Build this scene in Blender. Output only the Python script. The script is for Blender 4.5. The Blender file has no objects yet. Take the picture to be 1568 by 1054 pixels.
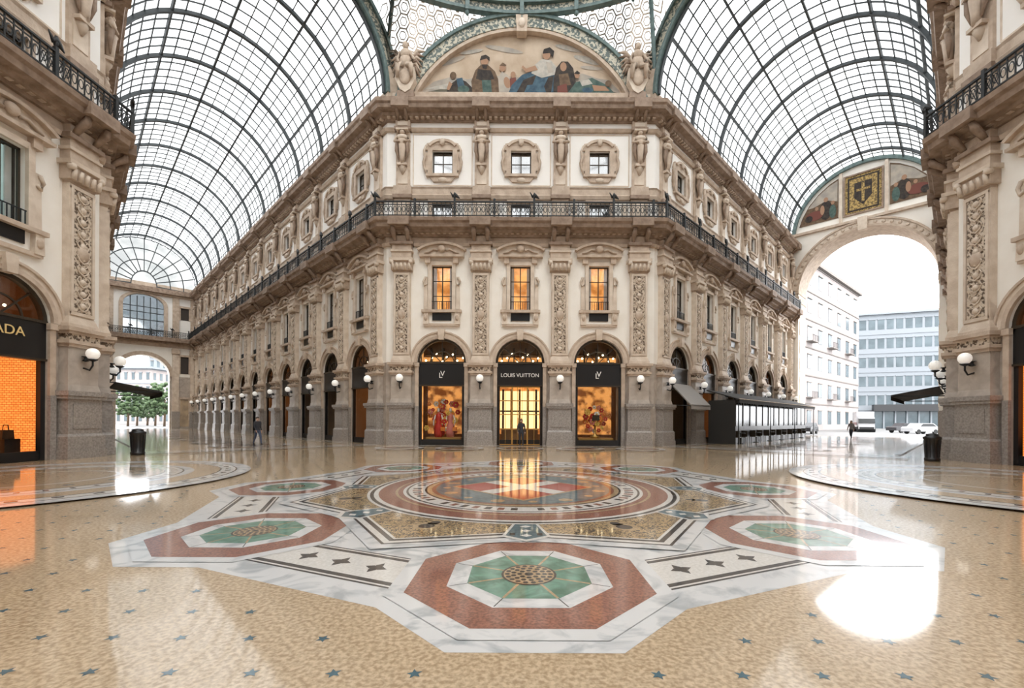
import bpy, math, random
from mathutils import Matrix, Vector
random.seed(7)
D=bpy.data; C=bpy.context
COL=C.scene.collection
S2=math.sqrt(.5)
# ------------------------------------------------------------------ materials
MATS={}
def nmat(name):
    m=D.materials.new(name); m.use_nodes=True; MATS[name]=m
    nt=m.node_tree; b=nt.nodes['Principled BSDF']; return m,nt,b
def mat(name,col,rough=.6,col2=None,scale=3,detail=4,bump=0,bscale=20,spec=.5,metal=0,coat=0,dist=.0,lo=.35,hi=.65):
    m,nt,b=nmat(name)
    b.inputs['Base Color'].default_value=(*col,1); b.inputs['Roughness'].default_value=rough
    b.inputs['Metallic'].default_value=metal; b.inputs['Specular IOR Level'].default_value=spec
    if coat:
        b.inputs['Coat Weight'].default_value=coat; b.inputs['Coat Roughness'].default_value=.065; b.inputs['Coat IOR'].default_value=1.5
        if coat==1: b.inputs['Roughness'].default_value=.42; b.inputs['Specular IOR Level'].default_value=.9
    tc=nt.nodes.new('ShaderNodeTexCoord')
    if col2:
        n=nt.nodes.new('ShaderNodeTexNoise'); n.inputs['Scale'].default_value=scale; n.inputs['Detail'].default_value=detail
        n.inputs['Distortion'].default_value=dist
        r=nt.nodes.new('ShaderNodeValToRGB'); r.color_ramp.elements[0].position=lo; r.color_ramp.elements[1].position=hi
        r.color_ramp.elements[0].color=(*col,1); r.color_ramp.elements[1].color=(*col2,1)
        nt.links.new(tc.outputs['Object'],n.inputs['Vector']); nt.links.new(n.outputs['Fac'],r.inputs[0]); nt.links.new(r.outputs[0],b.inputs['Base Color'])
    if bump:
        n=nt.nodes.new('ShaderNodeTexNoise'); n.inputs['Scale'].default_value=bscale; n.inputs['Detail'].default_value=3
        bp=nt.nodes.new('ShaderNodeBump'); bp.inputs['Strength'].default_value=bump; bp.inputs['Distance'].default_value=.05
        nt.links.new(tc.outputs['Object'],n.inputs['Vector']); nt.links.new(n.outputs['Fac'],bp.inputs['Height']); nt.links.new(bp.outputs[0],b.inputs['Normal'])
    return m
def emis(name,col,st,col2=None,scale=2,kind='noise'):
    m,nt,b=nmat(name)
    b.inputs['Base Color'].default_value=(*[c*.5 for c in col],1); b.inputs['Emission Color'].default_value=(*col,1); b.inputs['Emission Strength'].default_value=st
    b.inputs['Roughness'].default_value=.7
    if col2:
        tc=nt.nodes.new('ShaderNodeTexCoord')
        if kind=='noise':
            n=nt.nodes.new('ShaderNodeTexNoise'); n.inputs['Scale'].default_value=scale; n.inputs['Detail'].default_value=3
            r=nt.nodes.new('ShaderNodeValToRGB'); r.color_ramp.elements[0].position=.4; r.color_ramp.elements[1].position=.62
            r.color_ramp.elements[0].color=(*col,1); r.color_ramp.elements[1].color=(*col2,1)
            nt.links.new(tc.outputs['Object'],n.inputs['Vector']); nt.links.new(n.outputs['Fac'],r.inputs[0]); nt.links.new(r.outputs[0],b.inputs['Emission Color'])
        else:
            sx=nt.nodes.new('ShaderNodeSeparateXYZ'); ad=nt.nodes.new('ShaderNodeMath'); ad.operation='ADD'; cx=nt.nodes.new('ShaderNodeCombineXYZ')
            nt.links.new(tc.outputs['Object'],sx.inputs[0]); nt.links.new(sx.outputs[0],ad.inputs[0]); nt.links.new(sx.outputs[1],ad.inputs[1])
            nt.links.new(ad.outputs[0],cx.inputs[0]); nt.links.new(sx.outputs[2],cx.inputs[1])
            n=nt.nodes.new('ShaderNodeTexBrick'); n.inputs['Scale'].default_value=scale
            n.inputs['Color1'].default_value=(*col,1); n.inputs['Color2'].default_value=(col[0]*.8,col[1]*.7,col[2]*.6,1); n.inputs['Mortar'].default_value=(*col2,1)
            n.inputs['Mortar Size'].default_value=.03
            nt.links.new(cx.outputs[0],n.inputs['Vector']); nt.links.new(n.outputs['Color'],b.inputs['Emission Color'])
    return m
def glass(name,tint,gl=.12,rough=.03,tint2=None):
    m=D.materials.new(name); m.use_nodes=True; MATS[name]=m; nt=m.node_tree; nt.nodes.clear()
    o=nt.nodes.new('ShaderNodeOutputMaterial'); t=nt.nodes.new('ShaderNodeBsdfTransparent'); g=nt.nodes.new('ShaderNodeBsdfGlossy'); x=nt.nodes.new('ShaderNodeMixShader')
    t.inputs[0].default_value=(*tint,1); g.inputs['Roughness'].default_value=rough; x.inputs[0].default_value=gl
    if tint2:
        tc=nt.nodes.new('ShaderNodeTexCoord'); n=nt.nodes.new('ShaderNodeTexNoise'); n.inputs['Scale'].default_value=.35; n.inputs['Detail'].default_value=2
        r=nt.nodes.new('ShaderNodeValToRGB'); r.color_ramp.elements[0].position=.4; r.color_ramp.elements[1].position=.6
        r.color_ramp.elements[0].color=(*tint,1); r.color_ramp.elements[1].color=(*tint2,1)
        nt.links.new(tc.outputs['Object'],n.inputs['Vector']); nt.links.new(n.outputs['Fac'],r.inputs[0]); nt.links.new(r.outputs[0],t.inputs[0])
    nt.links.new(t.outputs[0],x.inputs[1]); nt.links.new(g.outputs[0],x.inputs[2]); nt.links.new(x.outputs[0],o.inputs[0]); return m
mat('stucco',(.88,.84,.77),.75,(.92,.89,.83),1.2,bump=.1)
mat('stucco_white',(.93,.91,.87),.75,(.95,.93,.90),1.5)
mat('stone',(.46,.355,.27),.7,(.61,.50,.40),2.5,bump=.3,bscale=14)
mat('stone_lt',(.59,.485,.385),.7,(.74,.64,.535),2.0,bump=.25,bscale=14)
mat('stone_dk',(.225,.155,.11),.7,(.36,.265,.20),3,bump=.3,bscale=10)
mat('granite',(.25,.225,.205),.45,(.38,.345,.315),14,detail=6)
mat('marble_pier',(.38,.325,.275),.45,(.52,.46,.40),2,detail=5,dist=.6)
mat('relief',(.14,.10,.07),.75,(.64,.54,.43),9,detail=2,bump=1.0,bscale=9,lo=.42,hi=.52)  # shade in the carved recesses put into the dark noise colour
mat('iron',(.018,.02,.022),.5,spec=.4)
mat('iron_teal',(.08,.13,.13),.5,(.14,.20,.19),4)
mat('iron_roof',(.055,.065,.072),.55)
mat('iron_lace',(.12,.15,.14),.6,(.55,.52,.42),7,detail=1,lo=.47,hi=.53)
mat('black',(.008,.008,.009),.35)
mat('frame_gold',(.55,.33,.10),.35,metal=.6)
mat('gold_letter',(.80,.58,.25),.4)
mat('bronze',(.05,.038,.026),.4,metal=.3)
mat('globe',(.95,.94,.90),.15)
MATS['globe'].node_tree.nodes['Principled BSDF'].inputs['Emission Color'].default_value=(1,.97,.9,1)
MATS['globe'].node_tree.nodes['Principled BSDF'].inputs['Emission Strength'].default_value=.3
mat('terrazzo',(.42,.28,.145),.28,(.72,.55,.35),28,detail=8,coat=1,lo=.38,hi=.62)
mat('marble_white',(.48,.51,.52),.25,(.80,.80,.79),1.5,detail=9,dist=2.2,coat=1,lo=.36,hi=.52)
mat('mosaic_white',(.74,.71,.65),.3,(.88,.85,.80),30,coat=1)
mat('mosaic_red',(.18,.055,.033),.3,(.40,.15,.09),38,detail=4,coat=1)
mat('savoy_red',(.38,.02,.015),.3,(.50,.05,.03),38,coat=1)
mat('mosaic_green',(.045,.18,.12),.3,(.14,.36,.27),5,dist=1,coat=1)
mat('mosaic_black',(.015,.014,.013),.3,(.035,.03,.03),30,coat=1)
mat('mosaic_blue',(.05,.125,.16),.3,(.12,.21,.24),9,coat=1)
mat('mosaic_star',(.012,.08,.12),.3,(.03,.13,.17),20,coat=1)
mat('mosaic_gold',(.035,.025,.015),.3,(.56,.39,.19),13,detail=1,dist=2.6,coat=1,lo=.46,hi=.50)
mat('mosaic_ochre',(.40,.27,.13),.3,(.58,.43,.26),20,coat=1)
mat('asphalt',(.13,.13,.13),.5,(.19,.185,.18),2)
mat('skin',(.55,.35,.25),.5); mat('hair',(.05,.03,.02),.6); mat('cloth_dark',(.03,.032,.04),.8); mat('cloth_blue',(.06,.08,.13),.8); mat('cloth_grey',(.2,.19,.18),.8)
mat('leaf',(.03,.06,.022),.7,(.075,.12,.045),6); mat('bark',(.12,.08,.05),.9)
mat('bldg_beige',(.27,.235,.225),.8,(.32,.285,.275),.5); mat('bldg_white',(.20,.22,.24),.7); mat('bldg_glass',(.03,.05,.06),.25,(.07,.10,.115),.4); mat('bldg_trim',(.18,.16,.145),.8)
mat('car_white',(.4,.4,.41),.25,coat=.5); mat('car_dark',(.03,.03,.035),.25,coat=.5); mat('tyre',(.02,.02,.02),.8); mat('car_glass',(.015,.018,.02),.12); mat('bus_red',(.25,.03,.02),.3)
mat('awning_dark',(.025,.023,.021),.8); mat('awning_grey',(.28,.26,.24),.8)
mat('p_sky',(.46,.35,.25),.8,(.58,.47,.36),1.2); mat('p_haze',(.33,.30,.265),.8,(.47,.41,.34),1.6); mat('p_land',(.09,.09,.065),.8,(.17,.145,.105),2)
mat('p_blue',(.03,.065,.10),.8,(.07,.13,.175),3); mat('p_brown',(.10,.06,.035),.8,(.17,.11,.065),4); mat('p_dark',(.02,.016,.015),.8,(.055,.04,.03),4)
mat('p_white',(.38,.36,.32),.8,(.52,.48,.42),4); mat('p_flesh',(.36,.21,.13),.8); mat('p_green',(.045,.085,.075),.8,(.09,.14,.12),4); mat('p_red',(.17,.055,.04),.8); mat('p_gold',(.50,.34,.11),.6,(.14,.09,.03),7,lo=.42,hi=.58)
mat('flower_red',(.55,.03,.015),.5); mat('flower_orange',(.8,.22,.03),.5); mat('flower_yellow',(.8,.5,.1),.5); mat('flower_pink',(.65,.2,.16),.5)
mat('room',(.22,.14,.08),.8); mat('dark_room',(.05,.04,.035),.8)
mat('shopwall',(.30,.17,.08),.6)
emis('lit_warm',(1.0,.46,.14),1.5,(.42,.15,.03),1.6)  # room lighting put into the glow of planes behind the glass
emis('lit_shop',(.9,.38,.10),1.0,(.15,.045,.012),2.2)  # shop light put into the back panel's own glow
emis('lit_brick',(1.0,.34,.07),1.4,(.22,.05,.01),2.8,'brick')  # shop walls glow by themselves, room light put into the brick colour
emis('lit_gold',(1.0,.62,.26),2.4)
emis('reflect_glow',(.42,.58,.55),.9)  # reflection in the window pane, put into a pale glowing plane behind it
emis('lamp_bulb',(1.0,.8,.5),14)
emis('lit_dim',(.50,.36,.22),.25,(.07,.07,.07),1.4)  # dim room light put into the back planes' glow
glass('glass_roof',(.37,.375,.37),.05,.15,(.455,.455,.445))
glass('glass_win',(.88,.88,.86),.05)
glass('glass_mid',(.75,.76,.76),.10)
glass('glass_up',(.35,.38,.40),.5,.05)
# ------------------------------------------------------------------ mesh builder
ZM=[(0,0),(11.3,11.2),(12.6,12.15),(13.25,12.7),(14.12,13.52),(15.0,14.5),(15.85,15.75),(16.4,16.4),(18.6,18.6),(19.45,19.15),(20.35,19.75),(21.35,20.65),(21.6,20.95),(23,23),(99,99)]
def zmap(z):
    if z<=0: return z
    for (a,p),(c,q) in zip(ZM,ZM[1:]):
        if z<=c: return p+(q-p)*(z-a)/(c-a)
    return z
class MB:
    def __init__(s): s.v=[];s.f=[];s.m=[];s.names=[];s.T=None;s.sm=[]
    def mi(s,n):
        if n not in s.names: s.names.append(n)
        return s.names.index(n)
    def add(s,vs,fs,m,smooth=False):
        o=len(s.v)
        if s.T is not None: vs=[tuple(s.T@Vector(p)) for p in vs]
        s.v+= [tuple(p) for p in vs]; k=s.mi(m)
        for f in fs: s.f.append(tuple(i+o for i in f)); s.m.append(k); s.sm.append(smooth)
    def box(s,x0,x1,y0,y1,z0,z1,m,tx=0,ty=0):
        s.add([(x0,y0,z0),(x1,y0,z0),(x1,y1,z0),(x0,y1,z0),(x0+tx,y0+ty,z1),(x1-tx,y0+ty,z1),(x1-tx,y1,z1),(x0+tx,y1,z1)],
              [(0,3,2,1),(4,5,6,7),(0,1,5,4),(1,2,6,5),(2,3,7,6),(3,0,4,7)],m)
    def prism_xz(s,p,y0,y1,m):
        n=len(p)
        vs=[(a,y0,b) for a,b in p]+[(a,y1,b) for a,b in p]
        fs=[tuple(range(n)),tuple(range(2*n-1,n-1,-1))]+[(i,i+n,(i+1)%n+n,(i+1)%n) for i in range(n)]
        s.add(vs,fs,m)
    def flat(s,p,z,m): s.add([(a,b,z) for a,b in p],[tuple(range(len(p)))],m)
    def arch(s,cx,cz,r0,r1,y0,y1,m,a0=0,a1=math.pi,n=20):
        vs=[];fs=[]
        for i in range(n+1):
            a=a0+(a1-a0)*i/n; c,q=math.cos(a),math.sin(a)
            vs+=[(cx+r0*c,y0,cz+r0*q),(cx+r1*c,y0,cz+r1*q),(cx+r1*c,y1,cz+r1*q),(cx+r0*c,y1,cz+r0*q)]
        for i in range(n):
            b=4*i
            for j in range(4): fs.append((b+j,b+(j+1)%4,b+4+(j+1)%4,b+4+j))
        fs+=[(0,3,2,1),(4*n,4*n+1,4*n+2,4*n+3)]
        s.add(vs,fs,m)
    def spandrel(s,cx,cz,r,x0,x1,zt,y0,y1,m,n=16):
        vs=[];fs=[]
        for i in range(n+1):
            a=math.pi*i/n; px=cx+r*math.cos(a); pz=cz+r*math.sin(a)
            t=math.cos(a)
            tx=max(x0,min(x1,cx+(x1-cx)*t))
            vs+=[(px,y0,pz),(tx,y0,zt),(px,y1,pz),(tx,y1,zt)]
        for i in range(n):
            b=4*i; fs+=[(b,b+1,b+5,b+4),(b+2,b+6,b+7,b+3),(b,b+4,b+6,b+2),(b+1,b+3,b+7,b+5)]
        s.add(vs,fs,m)
        s.add([(cx+r,y0,cz),(x1,y0,cz),(x1,y0,zt),(cx+r,y1,cz),(x1,y1,cz),(x1,y1,zt)],[(0,1,2),(3,5,4),(1,4,5,2),(0,3,4,1)],m)
        s.add([(cx-r,y0,cz),(x0,y0,cz),(x0,y0,zt),(cx-r,y1,cz),(x0,y1,cz),(x0,y1,zt)],[(0,2,1),(3,4,5),(1,2,5,4),(0,1,4,3)],m)
    def lathe(s,c,prof,n,m,smooth=True):
        vs=[];fs=[]
        for r,z in prof:
            for i in range(n):
                a=2*math.pi*i/n; vs.append((c[0]+r*math.cos(a),c[1]+r*math.sin(a),c[2]+z))
        for j in range(len(prof)-1):
            for i in range(n):
                k=(i+1)%n; fs.append((j*n+i,j*n+k,(j+1)*n+k,(j+1)*n+i))
        fs.append(tuple(range(n-1,-1,-1))); q=(len(prof)-1)*n; fs.append(tuple(range(q,q+n)))
        s.add(vs,fs,m,smooth)
    def ell(s,c,r,m,n=8,k=6,R=None):
        if isinstance(r,(int,float)): r=(r,r,r)
        vs=[];fs=[]
        for j in range(k+1):
            t=math.pi*j/k
            for i in range(n):
                a=2*math.pi*i/n
                p=Vector((r[0]*math.sin(t)*math.cos(a),r[1]*math.sin(t)*math.sin(a),-r[2]*math.cos(t)))
                if R is not None: p=R@p
                vs.append((c[0]+p.x,c[1]+p.y,c[2]+p.z))
        for j in range(k):
            for i in range(n):
                q=(i+1)%n; fs.append((j*n+i,j*n+q,(j+1)*n+q,(j+1)*n+i))
        s.add(vs,fs,m,True)
    def tube(s,pts,r,m,n=6):
        pts=[Vector(p) for p in pts]; vs=[];fs=[]
        rr=r if isinstance(r,(list,tuple)) else [r]*len(pts)
        for i,p in enumerate(pts):
            t=(pts[min(i+1,len(pts)-1)]-pts[max(i-1,0)]).normalized()
            up=Vector((0,0,1)) if abs(t.z)<.9 else Vector((1,0,0))
            a=t.cross(up).normalized(); b=a.cross(t)
            for j in range(n):
                q=2*math.pi*(j+.5)/n; vs.append(tuple(p+a*math.cos(q)*rr[i]+b*math.sin(q)*rr[i]))
        for i in range(len(pts)-1):
            for j in range(n):
                k=(j+1)%n; fs.append((i*n+j,i*n+k,(i+1)*n+k,(i+1)*n+j))
        fs.append(tuple(range(n-1,-1,-1))); q=(len(pts)-1)*n; fs.append(tuple(range(q,q+n)))
        s.add(vs,fs,m,n>4)
    def sweep(s,path,prof,m,closed=True):
        n=len(path); offs=[]
        nr=[]
        for i in range(n-1):
            d=(Vector(path[i+1])-Vector(path[i])).normalized(); nr.append(Vector((d.y,-d.x)))
        for i in range(n):
            if i==0: o=nr[0]
            elif i==n-1: o=nr[-1]
            else:
                o=(nr[i-1]+nr[i]).normalized(); o=o/ o.dot(nr[i])
            offs.append(o)
        vs=[];fs=[];k=len(prof)
        for i in range(n):
            for o,z in prof: vs.append((path[i][0]+offs[i].x*o,path[i][1]+offs[i].y*o,z))
        for i in range(n-1):
            for j in range(k if closed else k-1):
                q=(j+1)%k; fs.append((i*k+j,(i+1)*k+j,(i+1)*k+q,i*k+q))
        if closed: fs.append(tuple(range(k))); fs.append(tuple((n-1)*k+j for j in range(k-1,-1,-1)))
        s.add(vs,fs,m)
        return offs
    def mesh(s,name,zm=False):
        v=[(a,c,zmap(z)) for a,c,z in s.v] if zm else s.v
        me=D.meshes.new(name); me.from_pydata(v,[],s.f)
        for n in s.names: me.materials.append(MATS[n])
        me.polygons.foreach_set('material_index',s.m); me.polygons.foreach_set('use_smooth',s.sm); me.update(); return me
def obj(name,me,parent=None,M=None,zm=False):
    if isinstance(me,MB): me=me.mesh(name,zm)
    o=D.objects.new(name,me); COL.objects.link(o)
    if M is not None: o.matrix_world=M
    if parent: o.parent=parent
    return o
def empty(name,loc=(0,0,0)):
    o=D.objects.new(name,None); COL.objects.link(o); o.location=loc; o.empty_display_size=.3; return o
def place(x,y,a,z=0): return Matrix.Translation((x,y,z))@Matrix.Rotation(math.radians(a),4,'Z')
# ------------------------------------------------------------------ dimensions
W2=8.2; R=17.1; P=4.8; ARM=(R+W2)*S2; HW=(R-W2)*S2     # 17.89, 6.29
RLx=R+.35; RRx=R+.95
NL,NR=12,6
LL=1+P*NL+.6; LR=1+P*NR+.6; NB=3; LB=1+P*NB+.6
# ------------------------------------------------------------------ pier
def herm(b,y,z,s=1):
    b.lathe((0,y,z),[(.12*s,0),(.16*s,.5*s),(.22*s,1.0*s)],8,'stone')
    b.ell((0,y,z+1.15*s),(.28*s,.19*s,.25*s),'stone'); b.ell((0,y,z+1.45*s),(.33*s,.20*s,.22*s),'stone_lt')
    b.ell((0,y-.02,z+1.85*s),(.14*s,.15*s,.18*s),'stone'); b.ell((0,y+.03,z+1.92*s),(.19*s,.16*s,.17*s),'stone_dk')
    for q in(-1,1):
        b.tube([(q*.29*s,y,z+1.5*s),(q*.40*s,y-.04,z+1.2*s),(q*.12*s,y-.20*s,z+1.1*s)],[.10*s,.085*s,.07*s],'stone')
        b.tube([(q*.24*s,y-.05,z+1.2*s),(q*.30*s,y,z+.7*s),(q*.18*s,y,z+.2*s)],[.12*s,.10*s,.03*s],'stone_dk')
def make_pier():
    b=MB()
    b.box(-.8,.8,-.56,.0,0,.32,'granite'); b.box(-.76,.76,-.52,0,.32,.85,'granite'); b.box(-.76,.76,-.52,0,.85,.95,'granite',.07,.06)
    b.box(-.68,.68,-.45,0,.95,2.3,'granite'); b.box(-.5,.5,-.48,-.45,1.15,2.1,'granite')
    b.box(-.78,.78,-.55,0,2.3,2.42,'granite'); b.box(-.82,.82,-.6,0,2.42,2.6,'granite')
    b.box(-.66,.66,-.42,0,2.6,2.85,'marble_pier',.05,.05); b.box(-.6,.6,-.36,0,2.85,4.3,'marble_pier')
    for i,(w,z0,z1) in enumerate([(.64,4.3,4.42),(.72,4.42,4.55),(.62,4.55,4.8),(.70,4.8,4.9),(.78,4.9,5.05)]): b.box(-w,w,-w+.2,0,z0,z1,'stone' if i!=2 else 'relief')
    b.box(-.62,.62,-.4,0,5.05,5.2,'stone_lt'); b.box(-.6,.6,-.38,0,5.2,5.5,'stone_lt',.1,.08)
    b.box(-.5,.5,-.28,0,5.5,10.6,'stone_lt')
    b.box(-.34,.34,-.31,-.28,5.7,10.4,'relief')
    for sx in(-1,1): b.box(sx*.42-.05,sx*.42+.05,-.34,-.28,5.6,10.5,'stone_lt')
    b.box(-.47,.47,-.34,-.28,5.55,5.68,'stone_lt'); b.box(-.47,.47,-.34,-.28,10.42,10.55,'stone_lt')
    z=5.95
    while z<10.2:
        b.ell((0,-.32,z),(.13,.07,.13),'stone_lt',8,4)
        for q in(-1,1):
            b.tube([(0,-.33,z-.2),(q*.16,-.34,z-.1),(q*.25,-.34,z+.07),(q*.16,-.34,z+.2),(q*.09,-.34,z+.12)],[.03,.03,.025,.025,.02],'stone_lt',4)
        z+=.47
    b.ell((0,-.32,8.0),(.26,.09,.3),'stone',8,6)
    b.box(-.5,.5,-.3,0,10.6,10.7,'stone'); b.box(-.62,.62,-.42,0,10.7,11.25,'stone')
    for k in range(5):
        x=-.5+.25*k; b.tube([(x,-.42,10.72),(x,-.47,10.95),(x,-.54,11.1)],[.10,.09,.05],'stone_lt',5)
    for q in(-1,1): b.lathe((q*.58,-.45,11.05),[(.02,0),(.13,.02),(.15,.12),(.13,.22),(.02,.24)],8,'stone_lt')
    b.box(-.72,.72,-.54,0,11.25,11.45,'stone_lt')
    b.box(-.6,.6,-.4,0,11.45,12.0,'stone'); b.box(-.66,.66,-.46,0,12.0,12.15,'stone_lt'); b.box(-.58,.58,-.38,0,12.15,12.6,'stone')
    b.box(-.7,.7,-.5,0,12.6,12.8,'stone_dk'); b.box(-.55,.55,-.36,0,12.8,13.25,'stone')
    for q in(-.4,.4):
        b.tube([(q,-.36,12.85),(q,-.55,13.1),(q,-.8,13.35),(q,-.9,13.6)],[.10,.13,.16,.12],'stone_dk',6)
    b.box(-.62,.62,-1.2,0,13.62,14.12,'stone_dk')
    b.box(-.5,.5,-.24,0,14.1,15.35,'stone'); b.box(-.36,.36,-.27,-.24,14.3,15.2,'stone_lt')
    b.box(-.58,.58,-.36,0,15.35,15.5,'stone_dk'); b.box(-.54,.54,-.32,0,15.5,15.85,'stone')
    b.box(-.42,.42,-.15,0,15.85,19.55,'stone'); b.box(-.30,.30,-.19,-.15,16.0,16.95,'stone_lt')
    b.box(-.3,.3,-.45,-.1,16.95,17.1,'stone'); b.lathe((0,-.2,16.5),[(.06,0),(.2,.3),(.24,.46)],8,'stone_lt')
    herm(b,-.34,17.05,1.13)
    b.box(-.36,.36,-.5,0,19.3,19.45,'stone_lt'); b.box(-.5,.5,-.38,0,19.45,19.72,'stone_dk')
    b.box(-.44,.44,-.26,0,19.72,20.35,'stone'); b.box(-.3,.3,-.3,-.26,19.85,20.2,'stone_lt')
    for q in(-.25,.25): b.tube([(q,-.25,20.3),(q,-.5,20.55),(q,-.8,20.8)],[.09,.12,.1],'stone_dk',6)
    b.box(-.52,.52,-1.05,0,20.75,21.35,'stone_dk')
    return b.mesh('pier',True)
# ------------------------------------------------------------------ bay
def make_bay(kind,far=False):
    b=MB(); h=P/2; T=.35
    for s in(-1,1):
        x0,x1=sorted((s*1.4,s*h)); b.box(x0,x1,0,T,0,5.1,'marble_pier')
        x0,x1=sorted((s*1.4,s*1.62)); b.box(x0,x1,-.12,0,.0,2.4,'granite'); b.box(x0,x1,-.1,0,2.4,4.85,'stone'); b.box(x0-.04,x1+.04,-.16,0,4.85,5.08,'stone')
    b.spandrel(0,5.1,1.5,-h,h,7.3,0,T,'stucco')
    b.arch(0,5.1,1.5,1.66,-.14,0,'stone'); b.arch(0,5.1,1.66,1.84,-.10,0,'stone_lt'); b.arch(0,5.1,1.84,1.93,-.16,0,'stone')
    b.box(-.16,.16,-.3,0,6.5,7.15,'stone_lt',-.05)
    b.box(-1.4,1.4,.12,.2,0,.35,'black')
    b.box(-1.42,1.42,.05,.3,3.7,5.12,'black'); b.box(-1.42,1.42,.0,.32,5.05,5.15,'bronze'); b.box(-1.42,1.42,.0,.32,3.66,3.74,'bronze')
    for x in(-1.33,1.33): b.box(x-.09,x+.09,.08,.25,0,3.7,'black')
    b.add([(-1.4,.18,.3),(1.4,.18,.3),(1.4,.18,3.7),(-1.4,.18,3.7)],[(0,1,2,3)],'glass_win')
    b.arch(0,5.1,1.36,1.5,.1,.3,'bronze'); b.arch(0,5.1,.0,1.42,.2,.21,'glass_win')
    for a in(45,90,135):
        c,q=math.cos(math.radians(a)),math.sin(math.radians(a)); b.tube([(0,.2,5.1),(1.42*c,.2,5.1+1.42*q)],.035,'bronze',4)
    b.arch(0,5.1,.7,.76,.17,.23,'bronze')
    lit={'front':'lit_shop','door':'lit_shop','arm':'lit_dim','brick':'lit_brick','warm':'lit_warm'}[kind]
    b.box(-2.1,2.1,3.4,3.5,0,7.0,'shopwall' if kind in('front','door') else lit)
    for x in(-2.1,2.05): b.box(x,x+.05,.35,3.4,0,4.2,'room' if kind!='brick' else 'lit_brick'); b.box(x,x+.05,.35,3.4,4.3,7.0,'room')
    b.box(-2.1,2.1,.35,3.5,0,.03,'room'); b.box(-2.1,2.1,.35,3.5,7.0,7.05,'room'); b.box(-2.1,2.1,.5,3.5,4.2,4.3,'room')
    if kind in('front','door'):
        b.box(-1.5,1.5,3.32,3.39,.6,3.9,lit); b.box(-1.8,1.8,3.32,3.39,4.5,5.9,'lit_warm')
        b.box(-1.2,1.2,.9,1.2,4.15,4.19,'lit_gold')
        for i in range(8): b.ell((-1.15+.33*i,.9+.3*(i%2),5.35+.22*(i%3)),.06,'lamp_bulb',6,4)
        for z in(5.0,5.5,6.0): b.box(-1.6,1.6,2.9,3.3,z,z+.06,'bronze')
        for x in(-1.2,-.4,.4,1.2): b.box(x-.04,x+.04,2.9,3.3,4.3,6.5,'bronze')
    elif kind!='arm':
        b.box(-1.2,1.2,.9,1.3,4.15,4.19,'lit_gold')
        for i in range(3): b.ell((-.8+.8*i,.9,5.6),.05,'lamp_bulb',6,4)
    if kind=='brick':
        for dx,hh in((-.9,.7),(0,1.1),(.9,.8)):
            b.box(dx-.25,dx+.25,.7,1.2,.03,hh,'black'); b.box(dx-.2,dx+.2,.85,1.05,hh,hh+.32,'bronze',.03); b.tube([(dx-.1,.95,hh+.3),(dx-.07,.95,hh+.5),(dx+.07,.95,hh+.5),(dx+.1,.95,hh+.3)],.018,'bronze',5)
    for s in(-1,1):
        x0,x1=sorted((s*.62,s*h)); b.box(x0,x1,0,T,7.3,13.4,'stucco')
    b.box(-.62,.62,0,T,7.3,8.3,'stucco'); b.box(-.62,.62,0,T,11.1,13.4,'stucco')
    b.box(-.58,.58,-.06,0,7.7,8.22,'black')
    for s in(-1,1):
        b.box(s*.73-.11,s*.73+.11,-.14,0,8.3,11.2,'stone_lt')
        b.box(s*.98-.13,s*.98+.13,-.09,0,8.4,10.4,'stone_lt',.04); b.tube([(s*1.0,-.12,10.35),(s*1.12,-.12,10.1),(s*1.04,-.12,9.85),(s*.92,-.12,9.95)],.07,'stone_lt',5)
        b.box(s*.95-.17,s*.95+.17,-.2,0,7.45,8.2,'stone_lt',.03); b.ell((s*.95,-.2,7.85),(.12,.08,.2),'stone')
        b.box(s*.85-.16,s*.85+.16,-.24,0,11.2,11.65,'stone')
    b.box(-1.22,1.22,-.26,0,8.18,8.34,'stone'); b.box(-.85,.85,-.12,0,11.1,11.35,'stone_lt'); b.box(-1.1,1.1,-.16,0,7.35,7.5,'stone')
    b.box(-1.35,1.35,-.36,0,11.65,11.82,'stone')
    n=12; rr=2.1; cz=12.72-rr
    pts=[1.35-2.7*i/n for i in range(n+1)]
    pts=[(x,cz+math.sqrt(rr*rr-x**2)) for x in pts]
    b.prism_xz(pts+[(-1.35,11.82),(1.35,11.82)],-.16,0,'stone_lt')
    a=math.asin(1.4/rr); b.arch(0,cz,rr-.02,rr+.14,-.36,0,'stone',math.pi/2-a,math.pi/2+a,12)
    b.ell((0,-.25,12.35),(.25,.14,.3),'stone',8,6)
    for s in(-1,1): b.tube([(s*.25,-.22,12.2),(s*.5,-.22,12.3),(s*.8,-.22,12.05),(s*1.05,-.2,12.0)],[.1,.08,.07,.04],'stone',5)
    def window(z0,z1,w,gl,inn,bars,frm='bronze'):
        y=.16
        b.box(-w,-w+.07,y,y+.08,z0,z1,frm); b.box(w-.07,w,y,y+.08,z0,z1,frm); b.box(-w,w,y,y+.08,z1-.07,z1,frm); b.box(-w,w,y,y+.08,z0,z0+.07,frm); b.box(-.03,.03,y,y+.07,z0,z1,frm)
        for k in range(1,bars): z=z0+(z1-z0)*k/bars; b.box(-w,w,y+.01,y+.06,z-.02,z+.02,frm)
        b.add([(-w,y+.04,z0),(w,y+.04,z0),(w,y+.04,z1),(-w,y+.04,z1)],[(0,1,2,3)],gl)
        b.box(-w-.3,w+.3,.9,.95,z0-.2,z1+.2,inn)
        for q in(-1,1): b.box(q*(w-.12)-.1,q*(w-.12)+.1,.45,.5,z0,z1,'stucco_white')
    lm='lit_warm' if kind in('front','door') else ('reflect_glow' if kind=='brick' else 'lit_dim')
    window(8.34,11.1,.62,'glass_mid' if kind in('front','door','brick') else 'glass_up',lm,3 if kind!='brick' else 1)
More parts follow.
